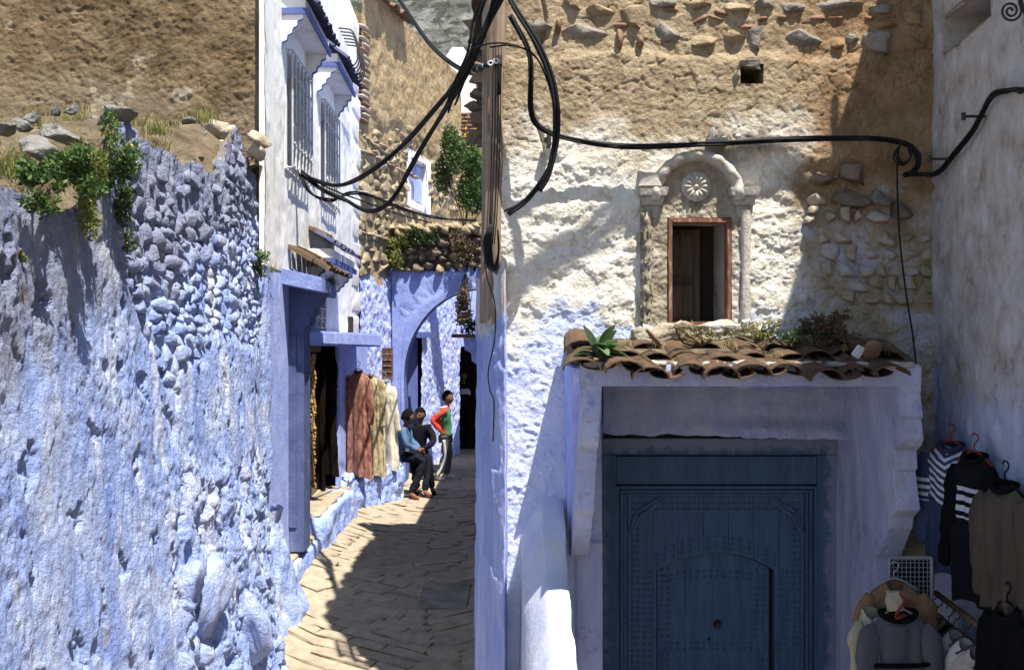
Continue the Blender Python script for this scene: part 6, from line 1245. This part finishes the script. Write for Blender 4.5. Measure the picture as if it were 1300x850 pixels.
t = thing("meter_box", "small grey meter box on the pale pier by the shop door", "meter box", P(386, 600, 9.5)); b = MB(); b.box((XW(9.6) + .10, 9.535, ZC - 1.42), (XW(9.6) + .14, 9.66, ZC - 1.14)); b.build("box", M['charcoal'], t, bevel=.006); b = MB(); b.box((XW(9.6) + .14, 9.55, ZC - 1.36), (XW(9.6) + .146, 9.64, ZC - 1.22)); b.build("cover", M['iron'], t)
t = thing("plastic_bag", "crumpled blue plastic bag lying on the shop slab", "bag", P(395, 417, 10.1)); rough_box("bag", t, M['bag_blue'], P(388, 420, 10.0) , P(402, 412, 10.2), 10, .05, 721, 14)
t = thing("iron_vent", "rusty iron grille panel on the blue wall above the cream robe", "grille", P(492, 470, 14.7)); b = MB(); c0 = P(492, 460, 14.6)
for i in range(4): b.tube([P(486 + i * 4, 442, 14.6), P(486 + i * 4, 480, 14.6)], .008, 4)
for i in range(6): b.tube([P(486, 442 + i * 7.5, 14.59), P(498, 442 + i * 7.5, 14.59)], .008, 4)
b.build("bars", M['red_wood'], t); b = MB(); b.box(P(485, 481, 14.66), P(499, 441, 14.70)); b.build("backing", M['old_wood'], t)

# ------------------------------------------------------------------ people
def skin(nodes, edges, root, sub=2):
    """surface grown round a skeleton of (position, radius) joints"""
    names = list(nodes); me = bpy.data.meshes.new("tmp"); me.from_pydata([tuple(nodes[n][0]) for n in names], [(names.index(a), names.index(b_)) for a, b_ in edges], []); o = bpy.data.objects.new("tmp", me); COL.objects.link(o)
    m1 = o.modifiers.new("s", 'SKIN'); m1.use_smooth_shade = True
    for i, n in enumerate(names):
        r = nodes[n][1]; r = (r, r) if np.isscalar(r) else r; me.skin_vertices[0].data[i].radius = r; me.skin_vertices[0].data[i].use_root = n == root
    m2 = o.modifiers.new("d", 'SUBSURF'); m2.levels = sub; dg = bpy.context.evaluated_depsgraph_get(); ev = o.evaluated_get(dg); em = ev.to_mesh()
    V = np.array([v.co[:] for v in em.vertices]); Fc = [tuple(p.vertices) for p in em.polygons]; ev.to_mesh_clear(); bpy.data.objects.remove(o); bpy.data.meshes.remove(me); return V, Fc
def person(label, base, J, cl, head_dir, seed=0):
    """J: joint positions in metres from base; cl: clothing materials"""
    t = thing("person", label, "person", base, "boys in the alley"); base = np.asarray(base, float); J = {k: np.asarray(v, float) for k, v in J.items()}; s = cl.get('s', 1.0)
    def seg(chain, mat, name, sub=2, root=None): 
        nodes = {k: (base + J[k] if not isinstance(k, tuple) else k, r) for k, r in chain}; ks = [k for k, _ in chain]; V, Fc = skin(nodes, list(zip(ks[:-1], ks[1:])), root or ks[0], sub); return part(name, V, Fc, mat, t, True)
    # one continuous body from pelvis to head, hands and feet
    rad = {'pelvis': (.070, .060), 'chest': (.065, .048), 'neck': .034, 'head': .055, 'ls': .036, 'le': .032, 'lw': .022, 'lh': .022, 'rs': .036, 're': .032, 'rw': .022, 'rh': .022, 'lk': .045, 'la': .03, 'lt': .022, 'rk': .045, 'ra': .03, 'rt': .022, 'lp': .06, 'rp': .06}
    ed = [('pelvis', 'chest'), ('chest', 'neck'), ('neck', 'head'), ('chest', 'ls'), ('ls', 'le'), ('le', 'lw'), ('lw', 'lh'), ('chest', 'rs'), ('rs', 're'), ('re', 'rw'), ('rw', 'rh'), ('pelvis', 'lp'), ('lp', 'lk'), ('lk', 'la'), ('la', 'lt'), ('pelvis', 'rp'), ('rp', 'rk'), ('rk', 'ra'), ('ra', 'rt')]
    J['lh'] = J['lw'] + unit(J['lw'] - J['le']) * .06 * s; J['rh'] = J['rw'] + unit(J['rw'] - J['re']) * .06 * s
    V, Fc = skin({k: (base + J[k], tuple(np.array(np.broadcast_to(r, (2,))) * s)) for k, r in rad.items()}, ed, 'pelvis', 2); part("body", V, Fc, M['skin'], t, True)
    # head with face
    hd = unit(head_dir); side_ = unit(np.cross((0, 0, 1), hd)); upv = np.cross(hd, side_); hc = base + J['head'] + np.array([0, 0, .035 * s])
    bm = bmesh.new(); bmesh.ops.create_icosphere(bm, subdivisions=4, radius=1); U = np.array([v.co[:] for v in bm.verts]); Ff = [[v.index for v in f.verts] for f in bm.faces]; bm.free()
    f_, s2, u2 = U[:, 0], U[:, 1], U[:, 2]; w = .072 * (1 - .22 * sst(-.1, -.9, u2)); l = .088 * (1 - .12 * sst(-.2, -.9, u2) * (f_ < 0)); H = .108
    ff = f_ * l; ss = s2 * w; hh = u2 * H
    ff = ff + .020 * np.exp(-((s2 / .16) ** 2 + ((u2 + .12) / .20) ** 2)) * (f_ > 0) - .009 * np.exp(-(((np.abs(s2) - .40) / .18) ** 2 + ((u2 - .05) / .13) ** 2)) * (f_ > 0) + .006 * np.exp(-((s2 / .25) ** 2 + ((u2 + .45) / .07) ** 2)) * (f_ > 0) + .008 * np.exp(-((s2 / .3) ** 2 + ((u2 + .78) / .15) ** 2)) * (f_ > 0)
    ss = ss + np.sign(s2) * .014 * np.exp(-(((f_ + .05) / .14) ** 2 + ((u2 + .02) / .22) ** 2)) * (np.abs(s2) > .7)
    Vh = hc + s * (ff[:, None] * hd + ss[:, None] * side_ + hh[:, None] * upv); part("head", Vh, Ff, M['skin'], t, True)
    hm = (u2 > .42 - .9 * sst(.35, -.25, f_)) & (u2 > -.55); keep = [f for f in Ff if all(hm[i] for i in f)]
    Vhair = hc + s * ((ff * 1.10 - .004)[:, None] * hd + (ss * 1.09)[:, None] * side_ + (hh * 1.09 + .004)[:, None] * upv) + .004 * rng.normal(size=Vh.shape); part("hair", Vhair, keep, M['hair'], t, True)
    # clothing
    top = {k: v for k, v in rad.items() if k in ('pelvis', 'chest', 'ls', 'le', 'lw', 'rs', 're', 'rw')}; add = {'pelvis': (.118, .092), 'chest': (.118, .088), 'ls': .068, 'le': .052, 'lw': .038, 'rs': .068, 're': .052, 'rw': .038}
    J2 = dict(J); nodes = {k: (base + J[k], tuple(np.array(np.broadcast_to(add[k], (2,))) * s)) for k in add}; nodes['hem'] = (base + J['pelvis'] - np.array([0, 0, .05 * s]) * (0 if cl.get('sit') else 1) + (J['pelvis'] - J['chest']) * .12, (.122 * s, .098 * s)); nodes['collar'] = (base + J['neck'] * .6 + J['chest'] * .4, .06 * s)
    V, Fc = skin(nodes, [('hem', 'pelvis'), ('pelvis', 'chest'), ('chest', 'collar'), ('chest', 'ls'), ('ls', 'le'), ('le', 'lw'), ('chest', 'rs'), ('rs', 're'), ('re', 'rw')], 'pelvis', 2)
    V = V + (.019 * s * fbm(V[:, 0] * 14, V[:, 1] * 14, V[:, 2] * 9, 3, seed))[:, None] * np.array([1, 1, .2]); o = part("top", V, Fc, M[cl['top']], t, True)
    if 'sleeve' in cl:
        o.data.materials.append(M[cl['sleeve']])
        for p in o.data.polygons:
            c = np.array(p.center); cw = c + OFF[o.name] - base; dl = min(np.linalg.norm(cw - (J['ls'] * (1 - q) + J['le'] * q)) for q in (.15, .5, .8, 1)); dl = min(dl, min(np.linalg.norm(cw - (J['le'] * (1 - q) + J['lw'] * q)) for q in (.3, .6, 1))); dr2 = min(np.linalg.norm(cw - (J['rs'] * (1 - q) + J['re'] * q)) for q in (.15, .5, .8, 1)); dr2 = min(dr2, min(np.linalg.norm(cw - (J['re'] * (1 - q) + J['rw'] * q)) for q in (.3, .6, 1)))
            if min(dl, dr2) < .068 * s or cw[2] > J['ls'][2] + .01: p.material_index = 1
    leg = {'pelvis': (.108, .092), 'lp': .082, 'lk': .064, 'la': .050, 'rp': .082, 'rk': .064, 'ra': .050}
    V, Fc = skin({k: (base + J[k], tuple(np.array(np.broadcast_to(r, (2,))) * s)) for k, r in leg.items()}, [('pelvis', 'lp'), ('lp', 'lk'), ('lk', 'la'), ('pelvis', 'rp'), ('rp', 'rk'), ('rk', 'ra')], 'pelvis', 2)
    V = V + (.019 * s * fbm(V[:, 0] * 12, V[:, 1] * 12, V[:, 2] * 16, 3, seed + 5))[:, None] * np.array([1, 1, .2]); part("trousers", V, Fc, M[cl['legs']], t, True)
    for a, c in (('la', 'lt'), ('ra', 'rt')):
        d = unit((J[c] - J[a]) * np.array([1, 1, .0]) + 1e-6); z0 = min(J[a][2], J[c][2]); V, Fc = skin({'h': (base + J[a] - d * .02 * s + np.array([0, 0, .01]), .034 * s), 'm': (base + (J[a] + J[c]) / 2 + np.array([0, 0, -.01]), .034 * s), 't': (base + J[c] + d * .02, .030 * s)}, [('h', 'm'), ('m', 't')], 'h', 2)
        V[:, 2] = np.maximum(V[:, 2], base[2] + z0 - .042 * s); part("shoe", V, Fc, M[cl['shoe']], t, True)
    # fingers
    for w_, h_ in (('lw', 'lh'), ('rw', 'rh')):
        d = unit(J[h_] - J[w_]); sd_ = unit(np.cross(d, (0.2, .9, .3))); b = MB()
        for k, (o_, ln) in enumerate(((-.018, .05), (-.006, .058), (.006, .055), (.018, .045))): p0 = base + J[h_] + sd_ * o_ * s; b.tube(spline([p0, p0 + d * ln * .6 * s, p0 + (d * ln + np.cross(d, sd_) * .018) * s], 3), .0075 * s, 6)
        p0 = base + J[h_] - d * .03 * s + sd_ * .022 * s; b.tube([p0, p0 + (d * .02 + sd_ * .028) * s, p0 + (d * .045 + sd_ * .03) * s], .008 * s, 6); b.build("fingers", M['skin'], t, True)
    return t
# standing boy in red and green, hands on hips, looking into the passage
bp = np.array([xp(566, 16.0), 16.0, float(G(16.0))])
person("boy standing at the arch in a red-sleeved green top and striped track trousers", bp,
    dict(pelvis=(0, 0, .74), chest=(.01, 0, 1.06), neck=(.02, 0, 1.21), head=(.035, 0, 1.29), ls=(.02, .13, 1.13), le=(-.16, .20, .98), lw=(-.03, .16, .80), rs=(-.02, -.13, 1.13), re=(-.21, -.17, .97), rw=(-.06, -.13, .79), lp=(.0, .07, .68), lk=(.05, .08, .40), la=(.0, .08, .07), lt=(.12, .09, .035), rp=(0, -.07, .68), rk=(.0, -.07, .38), ra=(-.14, -.08, .07), rt=(-.03, -.11, .035)),
    dict(top='green_cloth', sleeve='red_cloth', legs='pants_grey', shoe='shoe_white', s=1.0), (1, -.25, -.05), 1)
tb = [o for o in bpy.data.objects if o.name.startswith("person")][-1]
b = MB(); b.tube(spline([bp + np.array(q) for q in ((-.02, -.165, .66), (-.005, -.148, .50), (.0, -.140, .38), (-.055, -.142, .22), (-.13, -.142, .09))], 6), [.026] * 24 + [.02], 6); b.build("trouser_stripe", M['shoe_white'], tb, True)
b = MB(); b.tube(spline([bp + np.array(q) for q in ((-.085, -.07, 1.16), (-.03, -.13, 1.175), (.02, -.10, 1.19))], 6), .022, 6); b.build("shoulder_stripe", M['shoe_white'], tb, True)
# two boys sitting on the end of the bench
b1 = np.array([xp(510, 14.1), 14.1, float(G(14.1))]); SZ = bm_hi - b1[2]
person("boy in a blue denim shirt sitting on the bench end with brown shoes", b1,
    dict(pelvis=(0, 0, SZ + .09), chest=(.02, -.02, SZ + .38), neck=(.06, -.02, SZ + .51), head=(.09, -.02, SZ + .58), ls=(.02, -.15, SZ + .44), le=(.10, -.20, SZ + .24), lw=(.24, -.12, SZ + .16), rs=(.05, .12, SZ + .44), re=(.13, .16, SZ + .24), rw=(.25, .06, SZ + .15), lp=(.07, -.08, SZ + .06), lk=(.34, -.16, SZ + .02), la=(.16, -.26, .09), lt=(.26, -.36, .035), rp=(.07, .08, SZ + .06), rk=(.38, .04, SZ + .02), ra=(.34, -.10, .09), rt=(.44, -.20, .035)),
    dict(top='denim_shirt', legs='charcoal', shoe='shoe_brown', s=.98, sit=True), (.8, .55, -.15), 2)
b2 = np.array([xp(531, 14.5), 14.5, float(G(14.5))])
person("boy in dark clothes sitting hunched beside the denim-shirted boy", b2,
    dict(pelvis=(0, .05, SZ + .09), chest=(.03, .0, SZ + .38), neck=(.03, -.02, SZ + .52), head=(.03, -.03, SZ + .59), ls=(-.11, -.02, SZ + .44), le=(-.16, -.10, SZ + .22), lw=(-.02, -.22, SZ + .16), rs=(.16, -.01, SZ + .44), re=(.23, -.09, SZ + .22), rw=(.08, -.22, SZ + .15), lp=(-.06, -.0, SZ + .06), lk=(-.04, -.30, SZ + .0), la=(.0, -.26, .09), lt=(.02, -.38, .035), rp=(.08, -.0, SZ + .06), rk=(.16, -.28, SZ + .0), ra=(.22, -.2, .09), rt=(.26, -.31, .035)),
    dict(top='charcoal', legs='black_cloth', shoe='black_cloth', s=.98, sit=True), (-.35, -.9, -.2), 3)
b3 = np.array([xp(588, 20.7), 20.7, float(G(19.0))])
person("person standing in the dark mouth of the covered passage holding something white", b3,
    dict(pelvis=(0, 0, .84), chest=(0, 0, 1.2), neck=(0, 0, 1.37), head=(0, -.01, 1.45), ls=(-.14, 0, 1.28), le=(-.19, -.06, 1.05), lw=(-.02, -.2, 1.14), rs=(.14, 0, 1.28), re=(.19, -.06, 1.05), rw=(.06, -.2, 1.14), lp=(-.07, 0, .76), lk=(-.08, -.02, .44), la=(-.08, 0, .07), lt=(-.09, -.12, .035), rp=(.07, 0, .76), rk=(.08, -.02, .44), ra=(.08, 0, .07), rt=(.09, -.12, .035)),
    dict(top='charcoal', legs='black_cloth', shoe='black_cloth', s=1.12), (0, -1, -.1), 4)
t = thing("white_bundle", "small white cloth bundle held by the person in the passage", "bundle", b3 + np.array([.04, -.27, 1.14])); rough_box("cloth", t, M['shoe_white'], b3 + np.array([-.06, -.33, 1.12]), b3 + np.array([.14, -.24, 1.22]), 8, .04, 731, 12)
